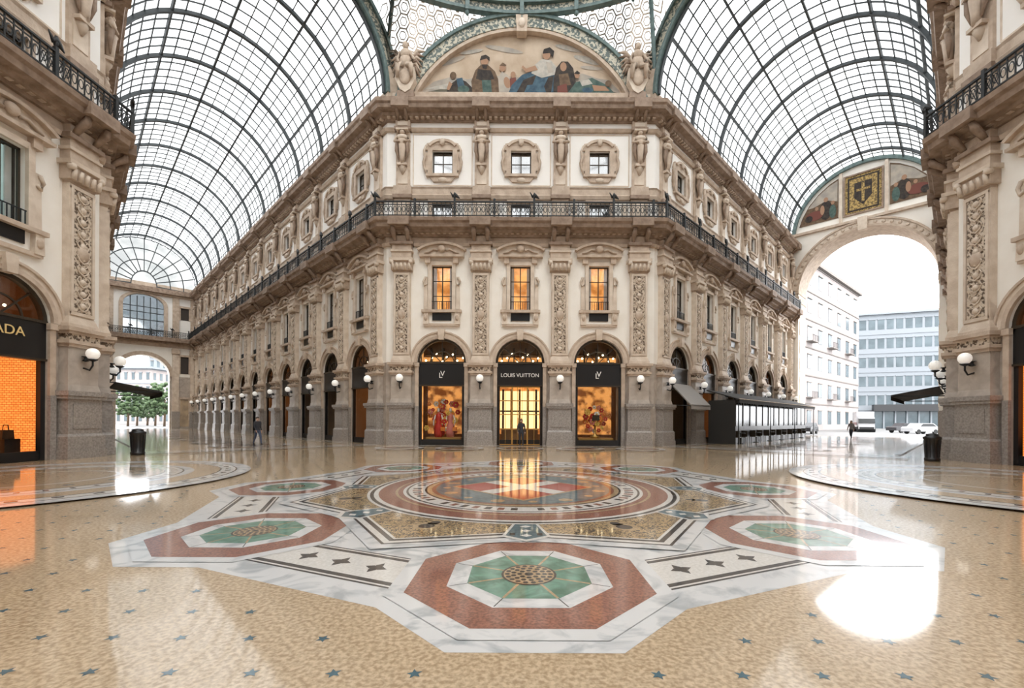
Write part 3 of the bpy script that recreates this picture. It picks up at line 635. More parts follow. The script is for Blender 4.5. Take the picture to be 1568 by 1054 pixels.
def endwall(M):
    root=empty('end_arch_facade'); b=MB(); b.T=M
    aw=3.0; az=7.9
    for s in(-1,1):
        x0,x1=sorted((s*aw,s*(HW+1.2))); b.box(x0,x1,0,1.5,0,az,'marble_pier')
        for xx in(s*3.7,s*5.9):
            b.box(xx-.5,xx+.5,-.35,0,0,2.6,'granite'); b.box(xx-.4,xx+.4,-.25,0,2.6,12.6,'stone_lt'); b.box(xx-.5,xx+.5,-.4,0,11.4,12.3,'stone'); b.box(xx-.4,xx+.4,-.25,0,14.1,20.4,'stone')
        for z0,z1,m in((.3,4.5,'lit_dim'),(8.4,11,'dark_room'),(16.5,18.3,'dark_room')):
            b.box(s*4.8-.5,s*4.8+.5,-.04,.0,z0,z1,m)
            for q in(-1,1): b.box(s*4.8+q*.6-.1,s*4.8+q*.6+.1,-.15,0,z0,z1,'stone')
            b.box(s*4.8-.75,s*4.8+.75,-.25,0,z1,z1+.3,'stone')
    b.spandrel(0,az,aw,-HW-1.2,HW+1.2,12.7,0,1.5,'stucco')
    b.arch(0,az,aw,aw+.5,-.2,0,'stone',n=24)
    b.box(-HW-1,HW+1,0,1.5,12.7,14.1,'stucco')
    b.box(-HW,HW,-.1,0,12.6,13.2,'stone'); b.box(-HW,HW,-1.1,0,13.5,14.12,'stone_dk'); b.box(-HW,HW,-.6,0,13.2,13.5,'stone_dk')
    for s in(-1,1):
        x0,x1=sorted((s*2.3,s*(HW+1))); b.box(x0,x1,0,.5,14.1,17.8,'stucco_white')
    b.spandrel(0,17.8,2.3,-HW-1,HW+1,20.6,0,.5,'stucco_white'); b.arch(0,17.8,2.3,2.75,-.2,0,'stone',n=24)
    for s in(-1,1): b.box(s*2.52-.22,s*2.52+.22,-.2,0,14.1,17.8,'stone')
    b.arch(0,17.8,0,2.3,.2,.22,'glass_up'); b.box(-2.3,2.3,.2,.22,14.1,17.8,'glass_up')
    for x in(-1.5,-.75,0,.75,1.5): b.box(x-.05,x+.05,.15,.25,14.1,19.6,'iron_roof')
    for z in(15,16,17,17.8): b.box(-2.3,2.3,.15,.25,z-.05,z+.05,'iron_roof')
    b.box(-HW,HW,-.9,0,20.6,21.35,'stone_dk'); b.box(-HW,HW,-.4,0,20.3,20.6,'stone'); b.box(-HW-.8,HW+.8,0,.5,20.6,21.9,'stone')
    for i in range(13):
        a=math.pi*i/12; b.tube([(1.4*math.cos(a),0,21.6+1.4*math.sin(a)),(VR*math.cos(a),0,VZ+VR*math.sin(a))],.07,'iron_roof',4)
    for r in(1.4,3.0,4.6,6.1): b.arch(0,21.5,r,r+.12,-.05,.05,'iron_roof',n=24)
    b.arch(0,21.5,0,6.1,.1,.12,'glass_roof')
    b.T=None; obj('arch_wall',b,root,zm=True)
    b=MB(); q=M@Vector((-HW,0,0)); q2=M@Vector((HW,0,0)); railing(b,[(q.x,q.y),(q2.x,q2.y)],1.0,14.12,14.95); obj('railing',b,root,zm=True)
endwall(place(-(ARM+LL)*S2,(ARM+LL)*S2,45)); endwall(place(-(ARM+LB)*S2,-(ARM+LB)*S2,135)); endwall(place((ARM+LB)*S2,-(ARM+LB)*S2,-135))
# ------------------------------------------------------------------ floor
b=MB()
RL=(ARM+LL+1.5); RRr=(ARM+LR+3)
def armpt(d,l,s):
    u=(s*S2,S2); v=(S2,-s*S2)
    return (u[0]*d+v[0]*l,u[1]*d+v[1]*l)
B=ARM+LB+1.5
def bk(d,l,s):
    u=(s*S2,-S2); v=(S2,s*S2); return (u[0]*d+v[0]*l,u[1]*d+v[1]*l)
H2=HW+.9
poly=[(-W2,R),armpt(RL,HW,-1),armpt(RL,-H2,-1),(-RLx,W2),(-RLx,-W2),bk(B,-H2,-1),bk(B,HW,-1),(-W2,-R),(W2,-R),bk(B,-HW,1),bk(B,H2,1),(RRx,-W2),(RRx,W2),armpt(RRr,H2,1),armpt(RRr,-HW,1),(W2,R)]
b.flat(poly,0,'terrazzo'); floor=obj('floor',b)
KX=.925
b=MB(); zz=[0.0]
b.T=Matrix.Diagonal((KX,1,1,1))
def Z(): zz[0]+=.0007; return zz[0]
def ngon(cx,cy,r,n,rot=0): return [(cx+r*math.cos(rot+2*math.pi*i/n),cy+r*math.sin(rot+2*math.pi*i/n)) for i in range(n)]
def octa(cx,cy,ap,rot): return ngon(cx,cy,ap/math.cos(math.pi/8),8,rot+math.pi/8)
def octw(cx,cy,ap,rot): return [(cx+(x-cx)*1.05,y) for x,y in octa(cx,cy,ap,rot)]
def rosz(r,m,z,cx=0,cy=0,n=64): b.flat(ngon(cx,cy,r,n),z,m)
def ring(cx,cy,r0,r1,m,z,n=72,a0=0,a1=2*math.pi):
    vs=[];fs=[]
    for i in range(n+1):
        a=a0+(a1-a0)*i/n; vs+=[(cx+r0*math.cos(a),cy+r0*math.sin(a),z),(cx+r1*math.cos(a),cy+r1*math.sin(a),z)]
    for i in range(n): fs.append((2*i,2*i+1,2*i+3,2*i+2))
    b.add(vs,fs,m)
z0=Z(); b.flat(octa(0,0,6.55,math.pi/8),z0,'marble_white')
z1=Z()
RO=5.72
for k in range(8):
    a=k*math.pi/4; b.flat(octw(RO*math.cos(a),RO*math.sin(a),1.5,a),z1+.0002*(k%2),'marble_white')
z2=Z(); z3=Z(); z4=Z(); z5=Z()
for k in range(8):
    a=k*math.pi/4+math.pi/8; c,q=math.cos(a),math.sin(a)
    def lp(r,t): return (r*c-t*q,r*q+t*c)
    def quad(r0,r1,t,m,z): b.flat([lp(r0,-t),lp(r1,-t),lp(r1,t),lp(r0,t)],z,m)
    quad(5.36,6.18,1.5,'mosaic_black',z2); quad(5.39,6.15,1.5,'mosaic_white',z3); quad(5.42,6.12,1.5,'mosaic_black',z3+.0003); quad(5.50,6.04,1.5,'mosaic_white',z3+.0006)
    quad(5.42,6.12,1.22,'mosaic_black',z4)
    quad(5.49,6.05,1.06,'mosaic_white',z5)
    for t in(-.52,0,.52):
        for (dr,dt) in((1,0),(-1,0),(0,1),(0,-1)):
            pts=[(0,.02),(.06,.05),(.15,.0),(.06,-.05),(0,-.02)]
            P2=[lp(5.77+x*dr-y*dt,t+x*dt+y*dr) for x,y in pts]; b.flat(P2,z5+.0005,'mosaic_black')
        b.flat([lp(5.77-.05,t-.05),lp(5.77+.05,t-.05),lp(5.77+.05,t+.05),lp(5.77-.05,t+.05)],z5+.0007,'mosaic_black')
Z()
def star(ra,rb,z,m):
    b.flat([( (ra if i%2==0 else rb)*math.cos(math.pi/8*i),(ra if i%2==0 else rb)*math.sin(math.pi/8*i)) for i in range(16)],z,m)
zz[0]+=.002
for k in range(8):
    a=k*math.pi/4; cx,cy=RO*math.cos(a),RO*math.sin(a); z=zz[0]
    b.flat(octw(cx,cy,1.34,a),z,'marble_white'); b.flat(octw(cx,cy,1.17,a),z+.0007,'mosaic_red'); b.flat(octw(cx,cy,.80,a),z+.0014,'marble_white'); b.flat(octw(cx,cy,.61,a),z+.0021,'mosaic_green')
    for i in range(8):
        t=a+math.pi/8+i*math.pi/4; c,q=math.cos(t),math.sin(t)
        for (r0,r1,w,m,dz) in((.2,.65,.014,'mosaic_ochre',.0028),(.60,.845,.006,'mosaic_black',.0017)):
            b.flat([(cx+(r0*c-w*q)*1.04,cy+r0*q+w*c),(cx+(r1*c-w*q)*1.04,cy+r1*q+w*c),(cx+(r1*c+w*q)*1.04,cy+r1*q-w*c),(cx+(r0*c+w*q)*1.04,cy+r0*q-w*c)][::-1],z+dz,m)
    rosz(.30,'mosaic_black',z+.0035,cx,cy,24); rosz(.275,'mosaic_ochre',z+.0042,cx,cy,24)
    for rr,nn in((.235,18),(.17,13),(.10,8)):
        for i in range(nn): t=2*math.pi*i/nn; rosz(.031,'mosaic_black',z+.0049,cx+rr*math.cos(t),cy+rr*math.sin(t),6)
    rosz(.05,'mosaic_black',z+.0049,cx,cy,8)
zz[0]+=.0056
star(4.5,5.3,Z(),'marble_white'); star(4.30,5.08,Z(),'mosaic_black'); star(4.26,5.03,Z(),'mosaic_white'); star(4.16,4.92,Z(),'mosaic_black'); star(4.08,4.83,Z(),'mosaic_white'); star(4.04,4.78,Z(),'mosaic_gold')
z=Z()
for k in range(8):
    a=k*math.pi/4; c,q=math.cos(a),math.sin(a)
    def lp(r,t): return (r*c-t*q,r*q+t*c)
    b.flat([lp(3.2,-.12),lp(4.3,-.36),lp(4.55,0),lp(4.3,.36),lp(3.2,.12)],z,'mosaic_white'); b.flat([lp(3.2,-.08),lp(4.25,-.30),lp(4.45,0),lp(4.25,.30),lp(3.2,.08)],z+.0007,'mosaic_blue')
    for r in(3.75,4.0,4.25): b.flat([lp(r-.07,0),lp(r,-.09),lp(r+.07,0),lp(r,.09)],z+.0014,'mosaic_white')
    for t in(-.2,.2): b.flat([lp(4.12,t-.04),lp(4.24,t-.04),lp(4.24,t+.04),lp(4.12,t+.04)],z+.0014,'mosaic_black')
    a+=math.pi/8; c,q=math.cos(a),math.sin(a)
    for r,w in((4.05,.22),(3.8,.14)):
        b.flat([(r*c+w*math.cos(t),r*q+w*math.sin(t)) for t in[2*math.pi*i/10 for i in range(10)]],z,'mosaic_ochre'); b.flat([(r*c+w*.6*math.cos(t),r*q+w*.6*math.sin(t)) for t in[2*math.pi*i/10 for i in range(10)]],z+.0007,'mosaic_black')
zz[0]+=.002
for r,m in((3.62,'mosaic_white'),(3.56,'mosaic_black'),(3.48,'mosaic_white'),(3.38,'mosaic_red'),(3.02,'mosaic_ochre'),(2.96,'mosaic_red'),(2.85,'mosaic_white'),(2.78,'mosaic_black'),(2.73,'mosaic_white')): rosz(r,m,Z(),n=96)
z=Z()
for i in range(64):
    if i%8 in(0,): continue
    a0=2*math.pi*i/64; ring(0,0,2.44,2.64,'mosaic_black' if i%2 else 'mosaic_red',z,2,a0,a0+.05)
for r,m in((2.36,'mosaic_black'),(2.31,'mosaic_ochre'),(2.2,'mosaic_red'),(2.1,'mosaic_blue')): rosz(r,m,Z(),n=72)
z=Z()
for i in range(16):
    a=2*math.pi*i/16+.1; rosz(.16 if i%2 else .10,'mosaic_ochre',z,1.85*math.cos(a),1.85*math.sin(a),7)
zz[0]+=.0015
def rq(pts,z,m): b.flat([((x-y)*S2,(x+y)*S2) for x,y in pts],z,m)
def sqr(k,z,m): rq([(-k,-k),(k,-k),(k,k),(-k,k)],z,m)
sqr(1.24,Z(),'mosaic_ochre'); sqr(1.17,Z(),'savoy_red'); z=Z()
rq([(-1.17,-.22),(1.17,-.22),(1.17,.22),(-1.17,.22)],z,'mosaic_white'); rq([(-.22,-1.17),(.22,-1.17),(.22,1.17),(-.22,1.17)],z+.0007,'mosaic_white')
zz[0]+=.001
for (cx,cy) in((-13.2,.8),(13.1,.8),(0,-13)):
    for r,m in((5.0,'marble_white'),(4.62,'mosaic_black'),(4.58,'mosaic_white'),(4.2,'mosaic_black'),(4.16,'terrazzo'),(3.5,'marble_white'),(3.25,'mosaic_black'),(3.21,'mosaic_white'),(2.8,'mosaic_black'),(2.76,'mosaic_ochre'),(1.8,'mosaic_white'),(1.7,'mosaic_ochre')):
        rosz(r,m,Z(),cx,cy,80)
    z=Z()
    for i in range(90):
        a=2*math.pi*i/90
        if i%2: ring(cx,cy,4.32,4.46,'mosaic_black',z,1,a,a+.04)
        if i%2: ring(cx,cy,2.92,3.1,'mosaic_black' if i%3 else 'mosaic_red',z,1,a,a+.03)
        if i%6==0: rosz(.12,'mosaic_blue',z,cx+2.3*math.cos(a),cy+2.3*math.sin(a),6)
b.T=None
z=Z()
for s in(-1,1):
    for d,w,m in((ARM-.6,.5,'marble_white'),(ARM+.1,.12,'mosaic_black'),(ARM+.5,.35,'mosaic_white'),(ARM+1.1,.15,'mosaic_red')):
        b.flat([armpt(d,-HW+.8,s),armpt(d+w,-HW+.8,s),armpt(d+w,HW-.8,s),armpt(d,HW-.8,s)][::s],z,m)
    L=(RL if s<0 else RRr); d=ARM+2.5
    while d<L-4:
        px,py=armpt(d+1.5,0,s); ring(px,py,1.7,2.1,'marble_white',z,32); ring(px,py,1.2,1.5,'mosaic_red',z,32); ring(px,py,.0,.8,'mosaic_black',z,16)
        for l in(-HW+1.2,HW-1.5): b.flat([armpt(d-.6,l,s),armpt(d+4.2,l,s),armpt(d+4.2,l+.3,s),armpt(d-.6,l+.3,s)][::s],z,'marble_white')
        d+=4.8
b.flat([(-7.6,R-1.6),(7.6,R-1.6),(7.6,R-1.2),(-7.6,R-1.2)],z,'marble_white')
for k in range(5): ring(-6.4+3.2*k,R-3.6,1.0,1.3,'mosaic_white',z,32); ring(-6.4+3.2*k,R-3.6,.5,.85,'mosaic_red',z,32)
obj('floor_mosaic_medallion',b)
b=MB(); st=.5
j=0; y=-16.5
def inoct(x,y,R0): return abs(x)<R0 and abs(y)<R0 and abs(x)+abs(y)<(R0+W2)
while y<13:
    x=-16.5+(st/2 if j%2 else 0)
    while x<16.5:
        xk=x/KX
        r=math.hypot(xk,y); ok=inoct(x,y,R-1) and r>6.95
        for k in range(8):
            a=k*math.pi/4
            if math.hypot(xk-RO*math.cos(a),y-RO*math.sin(a))<1.85: ok=False
        for cx,cy in((-13.2,.8),(13.1,.8),(0,-13)):
            if math.hypot(xk-cx,y-cy)<5.2: ok=False
        if ok:
            ro=random.random()*6; xx=x+random.uniform(-.02,.02)
            b.flat([(xx+(.052 if i%2==0 else .023)*math.cos(ro+math.pi*i/5),y+(.052 if i%2==0 else .023)*math.sin(ro+math.pi*i/5)) for i in range(10)],.0012,'mosaic_star')
        x+=st
    y+=st*.86; j+=1
obj('floor_star_inlays',b)
b=MB(); b.flat([(-400,-200),(400,-200),(400,500),(-400,500)],-.03,'asphalt'); obj('ground_street',b)
# ------------------------------------------------------------------ shop signs, door and displays
def text(body,size,M,m,name,parent=None,ext=.01):
    cu=D.curves.new(name,'FONT'); cu.body=body; cu.size=size; cu.extrude=ext; cu.align_x='CENTER'; cu.align_y='CENTER'; cu.materials.append(MATS[m])
    o=D.objects.new(name,cu); COL.objects.link(o); o.matrix_world=M@Matrix.Rotation(math.pi/2,4,'X')
    if parent: o.parent=parent
    return o
sr=empty('shop_sign')
text('LOUIS VUITTON',.32,Matrix.Translation((0,R+.03,4.3)),'stucco_white','lettering',sr)
for x in(-P,P):
    text('L',.46,Matrix.Translation((x-.07,R+.03,4.27)),'stucco_white','monogram',sr); text('V',.46,Matrix.Translation((x+.05,R+.03,4.38)),'stucco_white','monogram',sr)
text('PRADA',.46,Matrix.Translation((-RLx+.02,W2-1-P/2-.1,4.55))@Matrix.Rotation(math.pi/2,4,'Z'),'gold_letter','lettering',sr)
b=MB()
y=R+.1
for x in(-1.28,-.47,.47,1.28): b.box(x-.045,x+.045,y,y+.1,.03,3.66,'frame_gold')
for z in(.05,1.0,1.9,2.75,3.6): b.box(-1.3,1.3,y+.01,y+.09,z-.03,z+.03,'frame_gold')
for x in(-.88,.88,-.15,.15,0): b.box(x-.015,x+.015,y+.02,y+.08,.05,3.6,'frame_gold')
for x in(-.1,.1): b.tube([(x,y-.06,1.0),(x,y-.06,1.7)],.02,'frame_gold')
b.box(-1.3,1.3,2.5+R,2.6+R,1.0,3.5,'lit_gold')  # glowing backdrop behind the door, interior light put into its colour
for x in(-1.1,-.55,0,.55,1.1): b.box(x-.07,x+.07,R+2.3,R+2.4,.03,3.6,'bronze')
b.box(-1.2,1.2,R+1.9,R+2.3,.03,1.0,'shopwall'); b.box(-1.3,1.3,R+2.2,R+2.4,2.1,2.2,'bronze')
obj('entrance_door',b,main)
for sx,nm in((-P,0),(P,1)):
    b=MB(); random.seed(3+nm)
    b.box(sx-1.1,sx+1.1,R+.7,R+1.5,.03,.45,'frame_gold')
    if nm==0:
        for dx in(-.35,.4):
            b.lathe((sx+dx,R+1.0,.45),[(.22,0),(.30,.25),(.26,.7),(.15,.95),(.20,1.25),(.17,1.45),(.05,1.52),(.05,1.6)],12,'flower_red' if dx<0 else 'flower_pink'); b.ell((sx+dx,R+1.0,2.18),(.10,.12,.15),'mosaic_white')
            for q in(-1,1): b.tube([(sx+dx+q*.18,R+1,1.85),(sx+dx+q*.3,R+.95,1.5),(sx+dx+q*.28,R+.8,1.2)],[.06,.05,.035],'mosaic_white')
            b.box(sx+dx+.18,sx+dx+.45,R+.72,R+.85,.85,1.1,'flower_orange')
        cs=[(random.gauss(0,.45),random.uniform(.7,2.7)) for _ in range(38)]
    else:
        cs=[(.62*math.cos(t*.42)*(1 if t<15 else .4),1.65+.75*math.sin(t*.42)*(1 if t<15 else .4)) for t in range(28)]
        b.lathe((sx,R+1.1,.45),[(.28,0),(.32,.1),(.08,.25),(.06,.8),(.3,.95)],12,'frame_gold')
        b.box(sx-.22,sx+.22,R+.75,R+.95,1.55,1.9,'bronze'); b.tube([(sx-.12,R+.85,1.9),(sx,R+.85,2.1),(sx+.12,R+.85,1.9)],.02,'frame_gold')
    for i,(x,z) in enumerate(cs):
        m=['flower_red','flower_orange','flower_red','flower_pink','mosaic_white','flower_red','flower_yellow'][i%7]; r=random.uniform(.10,.19)
        for k in range(6):
            a=k*math.pi/3; b.ell((sx+x+r*.7*math.cos(a),R+.85+.25*(i%3)*.5,z+r*.7*math.sin(a)),(r*.5,.03,r*.5),m,6,4)
        b.ell((sx+x,R+.82+.25*(i%3)*.5,z),(r*.3,.05,r*.3),'flower_yellow',6,4)
    obj('window_display',b)
# ------------------------------------------------------------------ awnings / cafe
b=MB(); b.T=place(W2,R,45)
x0,x1=6.2,27.5
b.add([(x0,-.7,3.75),(x1,-.7,3.75),(x1,-2.9,3.05),(x0,-2.9,3.05),(x0,-.7,3.68),(x1,-.7,3.68),(x1,-2.9,2.98),(x0,-2.9,2.98)],[(0,3,2,1),(4,5,6,7),(0,4,7,3),(1,2,6,5)],'awning_dark')
n=42
for i in range(n):
    a=x0+(x1-x0)*i/n; c=x0+(x1-x0)*(i+1)/n; b.add([(a,-2.9,3.05),(c,-2.9,3.05),(c,-2.9,2.82),((a+c)/2,-2.9,2.72),(a,-2.9,2.82)],[(0,1,2,3,4)],'awning_dark' )
b.box(x0,x1,-2.95,-2.88,3.03,3.08,'stone_lt')
for i in range(4):
    x=x0+.1+(x1-x0-.2)*i/3; b.tube([(x,-2.8,0),(x,-2.8,3.0)],.035,'iron')
b.T=None; obj('cafe_awning',b)
b=MB(); b.T=place(W2,R,45)
for i in range(7):
    x=x0+.25+i*3.0
    b.box(x,x+2.98,-2.1,-1.95,0,1.2,'black'); b.box(x,x+2.98,-2.04,-2.0,1.2,2.9,'car_glass'); b.box(x,x+2.98,-2.08,-1.98,2.88,3.1,'awning_dark')
    for q in(0,1.48,2.93): b.box(x+q,x+q+.05,-2.08,-1.98,1.1,2.9,'bronze')
b.box(x0+.1,x0+.16,-2.6,-.8,0,3.0,'awning_dark')
b.T=None; obj('cafe_screen',b)
b=MB(); b.T=place(W2,R,45)
for i in range(6):
    for yy in(-2.5,):
        x=x0+1.4+i*3.3
        b.lathe((x,yy,0),[(.22,0),(.22,.03),(.03,.05),(.03,.7),(.33,.72),(.33,.75)],12,'black')
        for q in(-.6,.6):
            b.box(x+q-.2,x+q+.2,yy-.2,yy+.2,.43,.47,'bronze'); b.box(x+q+(.17 if q>0 else -.2),x+q+(.2 if q>0 else -.17),yy-.2,yy+.2,.47,.9,'bronze')
            for u in(-.18,.18):
                for v in(-.18,.18): b.box(x+q+u-.015,x+q+u+.015,yy+v-.015,yy+v+.015,0,.43,'bronze')
b.T=None; obj('cafe_tables_and_chairs',b)
b=MB(); b.T=place(W2,R,45)
b.add([(1.9,-.15,4.0),(4.9,-.15,4.0),(4.9,-1.5,2.6),(1.9,-1.5,2.6),(1.9,-.15,3.9),(4.9,-.15,3.9),(4.9,-1.5,2.5),(1.9,-1.5,2.5)],[(0,3,2,1),(4,5,6,7),(0,4,7,3),(1,2,6,5),(3,7,6,2)],'awning_grey')
b.add([(1.9,-1.5,2.6),(4.9,-1.5,2.6),(4.9,-1.5,2.3),(1.9,-1.5,2.3)],[(0,1,2,3)],'awning_grey')
for x in(1.95,4.85): b.tube([(x,-.1,2.6),(x,-1.45,2.5)],.03,'iron')
b.T=None; obj('shop_awning',b,main)
for (cx,cy,a,s,ln,rt) in((-RLx,W2,135,1,5.0,lb),(RRx,W2,-135,-1,7.0,rb)):
    b=MB(); b.T=place(cx,cy,a)
    xa,xb=sorted((s*1.9,s*(1.9+ln)))
    b.add([(xa,-.62,3.2),(xb,-.62,3.2),(xb,-2.3,2.85),(xa,-2.3,2.85),(xa,-.62,3.13),(xb,-.62,3.13),(xb,-2.3,2.78),(xa,-2.3,2.78)],[(0,3,2,1),(4,5,6,7),(0,4,7,3),(1,2,6,5)],'awning_dark')
    b.add([(xa,-2.3,2.85),(xb,-2.3,2.85),(xb,-2.3,2.6),(xa,-2.3,2.6)],[(0,1,2,3)],'awning_dark')
    for x in(xa+.05,xb-.05): b.tube([(x,-.0,2.75),(x,-2.25,2.8)],.025,'iron'); b.tube([(x,-.0,3.17),(x,-.65,3.17)],.025,'iron')
    b.T=None; obj('shop_awning',b,rt)
def litter_bin(x,y):
    b=MB(); b.lathe((x,y,0),[(.24,0),(.25,.05),(.25,.12),(.21,.15),(.25,.85),(.29,.9),(.29,.97),(.22,1.0),(.2,1.02),(.19,1.08),(.05,1.12)],16,'black')
    for k in range(12):
        a=k*math.pi/6; b.tube([(x+.22*math.cos(a),y+.22*math.sin(a),.15),(x+.265*math.cos(a),y+.265*math.sin(a),.85)],.012,'iron',4)
    obj('litter_bin',b)
litter_bin(16.45,7.6); litter_bin(-16.15,8.6)
# ------------------------------------------------------------------ people
def person(x,y,rot,h,top,bot,stride=.25,name='pedestrian'):
    s=h/1.75
    J={'pel':(0,0,.95),'wst':(0,0,1.1),'chs':(0,.0,1.32),'nck':(0,0,1.5),'hed':(0,-.02,1.62),'crn':(0,-.01,1.72),
       'ls':(.18,0,1.43),'le':(.23,.10*stride*4*.6,1.17),'lw':(.23,-.02+.0,.93),'lh':(.23,-.06,.84),
       'rs':(-.18,0,1.43),'re':(-.23,-.05,1.17),'rw':(-.22,-.18,.96),'rh':(-.22,-.23,.88),
       'lhp':(.09,0,.9),'lk':(.1,-stride*.6,.5),'la':(.1,-stride*.8,.09),'lt':(.1,-stride*.8-.17,.035),
       'rhp':(-.09,0,.9),'rk':(-.1,stride*.2,.49),'ra':(-.1,stride,.12),'rt':(-.1,stride-.15,.035)}
    Rd={'pel':.15,'wst':.13,'chs':.16,'nck':.06,'hed':.095,'crn':.07,'ls':.075,'le':.05,'lw':.035,'lh':.04,'rs':.075,'re':.05,'rw':.035,'rh':.04,'lhp':.1,'lk':.065,'la':.045,'lt':.04,'rhp':.1,'rk':.065,'ra':.045,'rt':.04}
    E=[('pel','wst'),('wst','chs'),('chs','nck'),('nck','hed'),('hed','crn'),('chs','ls'),('ls','le'),('le','lw'),('lw','lh'),('chs','rs'),('rs','re'),('re','rw'),('rw','rh'),('pel','lhp'),('lhp','lk'),('lk','la'),('la','lt'),('pel','rhp'),('rhp','rk'),('rk','ra'),('ra','rt')]
    ks=list(J); me=D.meshes.new('sk'); me.from_pydata([J[k] for k in ks],[(ks.index(a),ks.index(c)) for a,c in E],[])
    o=D.objects.new('sk',me); COL.objects.link(o); C.view_layer.objects.active=o
    o.modifiers.new('s','SKIN')
    for i,k in enumerate(ks): me.skin_vertices[0].data[i].radius=(Rd[k],Rd[k]*(.75 if k in('chs','wst','pel') else 1)); me.skin_vertices[0].data[i].use_root=(k=='pel')
    o.modifiers.new('u','SUBSURF').levels=2
    dg=C.evaluated_depsgraph_get(); dg.update(); ev=o.evaluated_get(dg); m2=D.meshes.new_from_object(ev)
    b=MB(); T=place(x,y,rot)@Matrix.Scale(s,4); b.T=T
    groups={}
    for p in m2.polygons:
        c=p.center
        if c.z<.11: k='black'
        elif c.z<.93 and abs(c.x)<.19: k=bot
        elif c.z>1.5 : k='skin'
        elif c.z<.92: k='skin'
        else: k=top
        groups.setdefault(k,[]).append(tuple(p.vertices))
    V=[tuple(v.co) for v in m2.vertices]
    for k,f in groups.items(): b.add(V,f,k,True)
    b.ell((0,.02,1.70),(.095,.11,.09),'hair',10,8); b.ell((0,-.115,1.63),(.014,.02,.02),'skin',6,4)
    for q in(-1,1):
        b.ell((q*.034,-.098,1.655),(.012,.008,.008),'hair',6,4); b.ell((q*.092,0,1.63),(.015,.025,.032),'skin',6,4)
    b.ell((0,-.103,1.585),(.025,.008,.008),'p_red',6,4)
    for hk,q in(('lh',1),('rh',-1)):
        hx,hy,hz=J[hk]
        for i in range(4): b.tube([(hx,hy+(i-1.5)*.018,hz-.02),(hx-q*.01,hy+(i-1.5)*.02,hz-.07),(hx-q*.02,hy+(i-1.5)*.02,hz-.10-.008*(i in(1,2)))],[.009,.008,.006],'skin',5)
        b.tube([(hx,hy-.02,hz),(hx-q*.01,hy-.055,hz-.03),(hx-q*.012,hy-.06,hz-.06)],[.01,.009,.007],'skin',5)
    D.objects.remove(o); obj(name,b)
person(.1,R-.45,0,1.6,'cloth_dark','cloth_dark',.1)
person(-15.6,16.3,60,1.65,'cloth_dark','cloth_blue',.3)
person(29.6,29.5,-60,1.65,'cloth_grey','cloth_dark',.28)
# ------------------------------------------------------------------ outside world
def city(name,M,w,d,h,floors,cols,wall,win,trim,ww=.45,hh=.55):
    b=MB(); b.T=M; b.box(-w/2,w/2,0,d,0,h,wall); fh=h/floors
    for f in range(floors):
        b.box(-w/2-.1,w/2+.1,-.12,d,fh*(f+1)-.25,fh*(f+1)-.05,trim)
        for c in range(cols):
            x=-w/2+w*(c+.5)/cols; a=w/cols*ww/2; z=fh*f+fh*.22
            b.box(x-a,x+a,-.05,0,z,z+fh*hh,win); b.box(x-a-.12,x+a+.12,-.18,0,z+fh*hh,z+fh*hh+.15,trim)
            if ww<.4 and f in(1,3) and c%2==0:
                b.box(x-a-.5,x+a+.5,-1.0,0,z-.3,z-.15,trim)
                for k in range(7): b.box(x-a-.5+k*(2*a+1)/6-.02,x-a-.5+k*(2*a+1)/6+.02,-1.0,-.95,z-.15,z+.8,'iron')
                b.box(x-a-.5,x+a+.5,-1.02,-.94,z+.78,z+.84,'iron')
        nc=max(2,int(cols*d/w))
        for c in range(nc):
            yy=d*(c+.5)/nc; a=d/nc*ww/2; z=fh*f+fh*.22
            for q in(-1,1): b.box(min(q*w/2,q*w/2+q*.05),max(q*w/2,q*w/2+q*.05),yy-a,yy+a,z,z+fh*hh,win)
    b.box(-w/2-.6,w/2+.6,-.6,d,h,h+.5,trim); b.T=None; return obj(name,b)
def camray(px,depth): return (-.12+(px-793)/682*depth,depth-10.2)
def cityline(name,pa,da,pb,db,h,d,*args,**kw):
    a=Vector(camray(pa,da)); c=Vector(camray(pb,db)); m=(a+c)/2; dd=c-a
    return city(name,place(m.x,m.y,math.degrees(math.atan2(dd.y,dd.x))),dd.length,d,h,*args,**kw)
cityline('palazzo_building',1190,68,1314,97,29,10,6,8,'bldg_beige','bldg_glass','bldg_trim',.35,.5)
cityline('office_building',1300,112,1475,104,28,18,6,12,'bldg_white','bldg_glass','bldg_white',.72,.52)
cityline('palazzo_building',176,112,232,112,14,12,4,5,'bldg_beige','bldg_glass','bldg_white',.4,.5)
cityline('palazzo_building',228,125,285,125,19,12,4,6,'bldg_white','bldg_glass','bldg_trim',.4,.5)
a=Vector(camray(1330,110)); c=Vector(camray(1475,103.5)); m=(a+c)/2; dd=c-a
b=MB(); b.T=place(m.x,m.y-1,math.degrees(math.atan2(dd.y,dd.x)),-.03); L=dd.length
b.box(-L/2,L/2,-1.5,0,4.2,5.8,'black'); b.box(-L/2,L/2,-.2,0,0,4.2,'bldg_glass')
for k in range(9): b.box(-L/2+L*k/8-.15,-L/2+L*k/8+.15,-.5,0,0,4.2,'bldg_white')
b.T=None; obj('street_shopfront',b)
def tree(x,y,h,name='street_tree'):
    b=MB(); random.seed(int(x*7+y)); b.tube([(x,y,-.03),(x+.1,y,h*.3),(x,y+.1,h*.6)],[.22,.16,.1],'bark')
    for k in range(140):
        t=random.random()*6.28; ph=random.random(); r=h*.32*math.sqrt(random.random())*(1-.6*abs(ph-.4)); b.ell((x+r*math.cos(t),y+r*math.sin(t),h*(.3+.66*ph)),(h*.05,h*.05,h*.04),'leaf',6,4)
    obj(name,b)
for px,dp,h in((196,86,8),(210,92,6.5),(226,96,5.6),(238,92,6.8),(252,86,8.5)):
    x,y=camray(px,dp); tree(x,y,h)
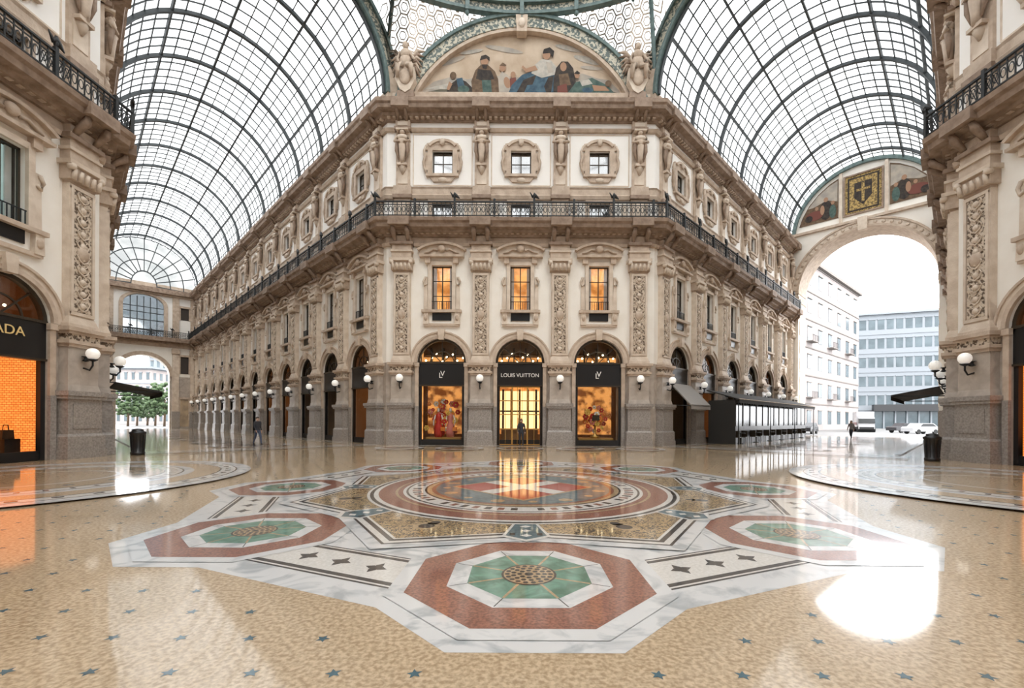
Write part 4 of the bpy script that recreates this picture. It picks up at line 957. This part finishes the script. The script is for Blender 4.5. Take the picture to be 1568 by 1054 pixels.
def car(x,y,rot,m,L=4.3,H=1.45,name='parked_car'):
    b=MB(); b.T=place(x,y,rot,-.03)
    pr=[(-L/2,.35),(-L/2,.8),(-L/2+.25,.95),(-L*.28,1.0),(-L*.16,H),(L*.22,H),(L*.38,1.0),(L/2-.05,.9),(L/2,.35)]
    b.prism_xz(pr,-.85,.85,m); b.prism_xz([(-L*.25,1.02),(-L*.15,H-.07),(L*.2,H-.07),(L*.34,1.02)],-.87,.87,'car_glass')
    for q in(-.3,.3):
        for s in(-.86,.66):
            b.prism_xz([(q*L+.33*math.cos(a),.33+.33*math.sin(a)) for a in[2*math.pi*i/16 for i in range(16)]],s,s+.2,'tyre')
    b.T=None; obj(name,b)
for px,dp,rot,m in((1236,58,45,'car_dark'),(1410,60,8,'car_white'),(1385,66,5,'car_dark')):
    x,y=camray(px,dp); car(x,y,rot,m)
x,y=camray(1322,72); b=MB(); b.T=place(x,y,58,-.03)
b.box(-2.6,3.4,-1.1,1.1,.8,3.2,'car_white'); b.box(-2.55,3.3,-1.13,1.13,1.1,1.5,'bus_red'); b.box(-4.2,-2.7,-1.0,1.0,.5,2.3,'car_white',.2); b.box(-4.22,-3.1,-1.02,1.02,1.4,2.1,'car_glass',.2); b.box(-4.2,3.4,-.9,.9,.45,.8,'tyre')
for q in(-3.4,2.2):
    b.prism_xz([(q+.42*math.cos(2*math.pi*i/16),.42+.42*math.sin(2*math.pi*i/16)) for i in range(16)],-1.12,1.12,'tyre')
b.T=None; obj('delivery_truck',b)
# ------------------------------------------------------------------ light, world, camera
w=D.worlds.new('World'); C.scene.world=w; w.use_nodes=True; nt=w.node_tree
bg=nt.nodes['Background']; bg.inputs[0].default_value=(.96,.975,1.0,1); bg.inputs[1].default_value=6.4
sn=D.lights.new('sun','SUN'); sn.energy=2.0; sn.angle=math.radians(20); sn.color=(1,.95,.86); so=D.objects.new('sun',sn); COL.objects.link(so); so.rotation_euler=(math.radians(38),0,math.radians(25))
cam=D.cameras.new('camera'); co=D.objects.new('camera',cam); COL.objects.link(co); C.scene.camera=co
co.matrix_world=Matrix.Translation((-.12,-10.2,1.56))@Matrix.Rotation(math.pi/2,4,'X')@Matrix.Rotation(math.radians(.3),4,'Z')
cam.sensor_width=36; cam.lens=36*696/1600; cam.shift_x=-9/1600; cam.shift_y=(657-538)/1600; cam.clip_end=1000
C.scene.view_settings.view_transform='Standard'
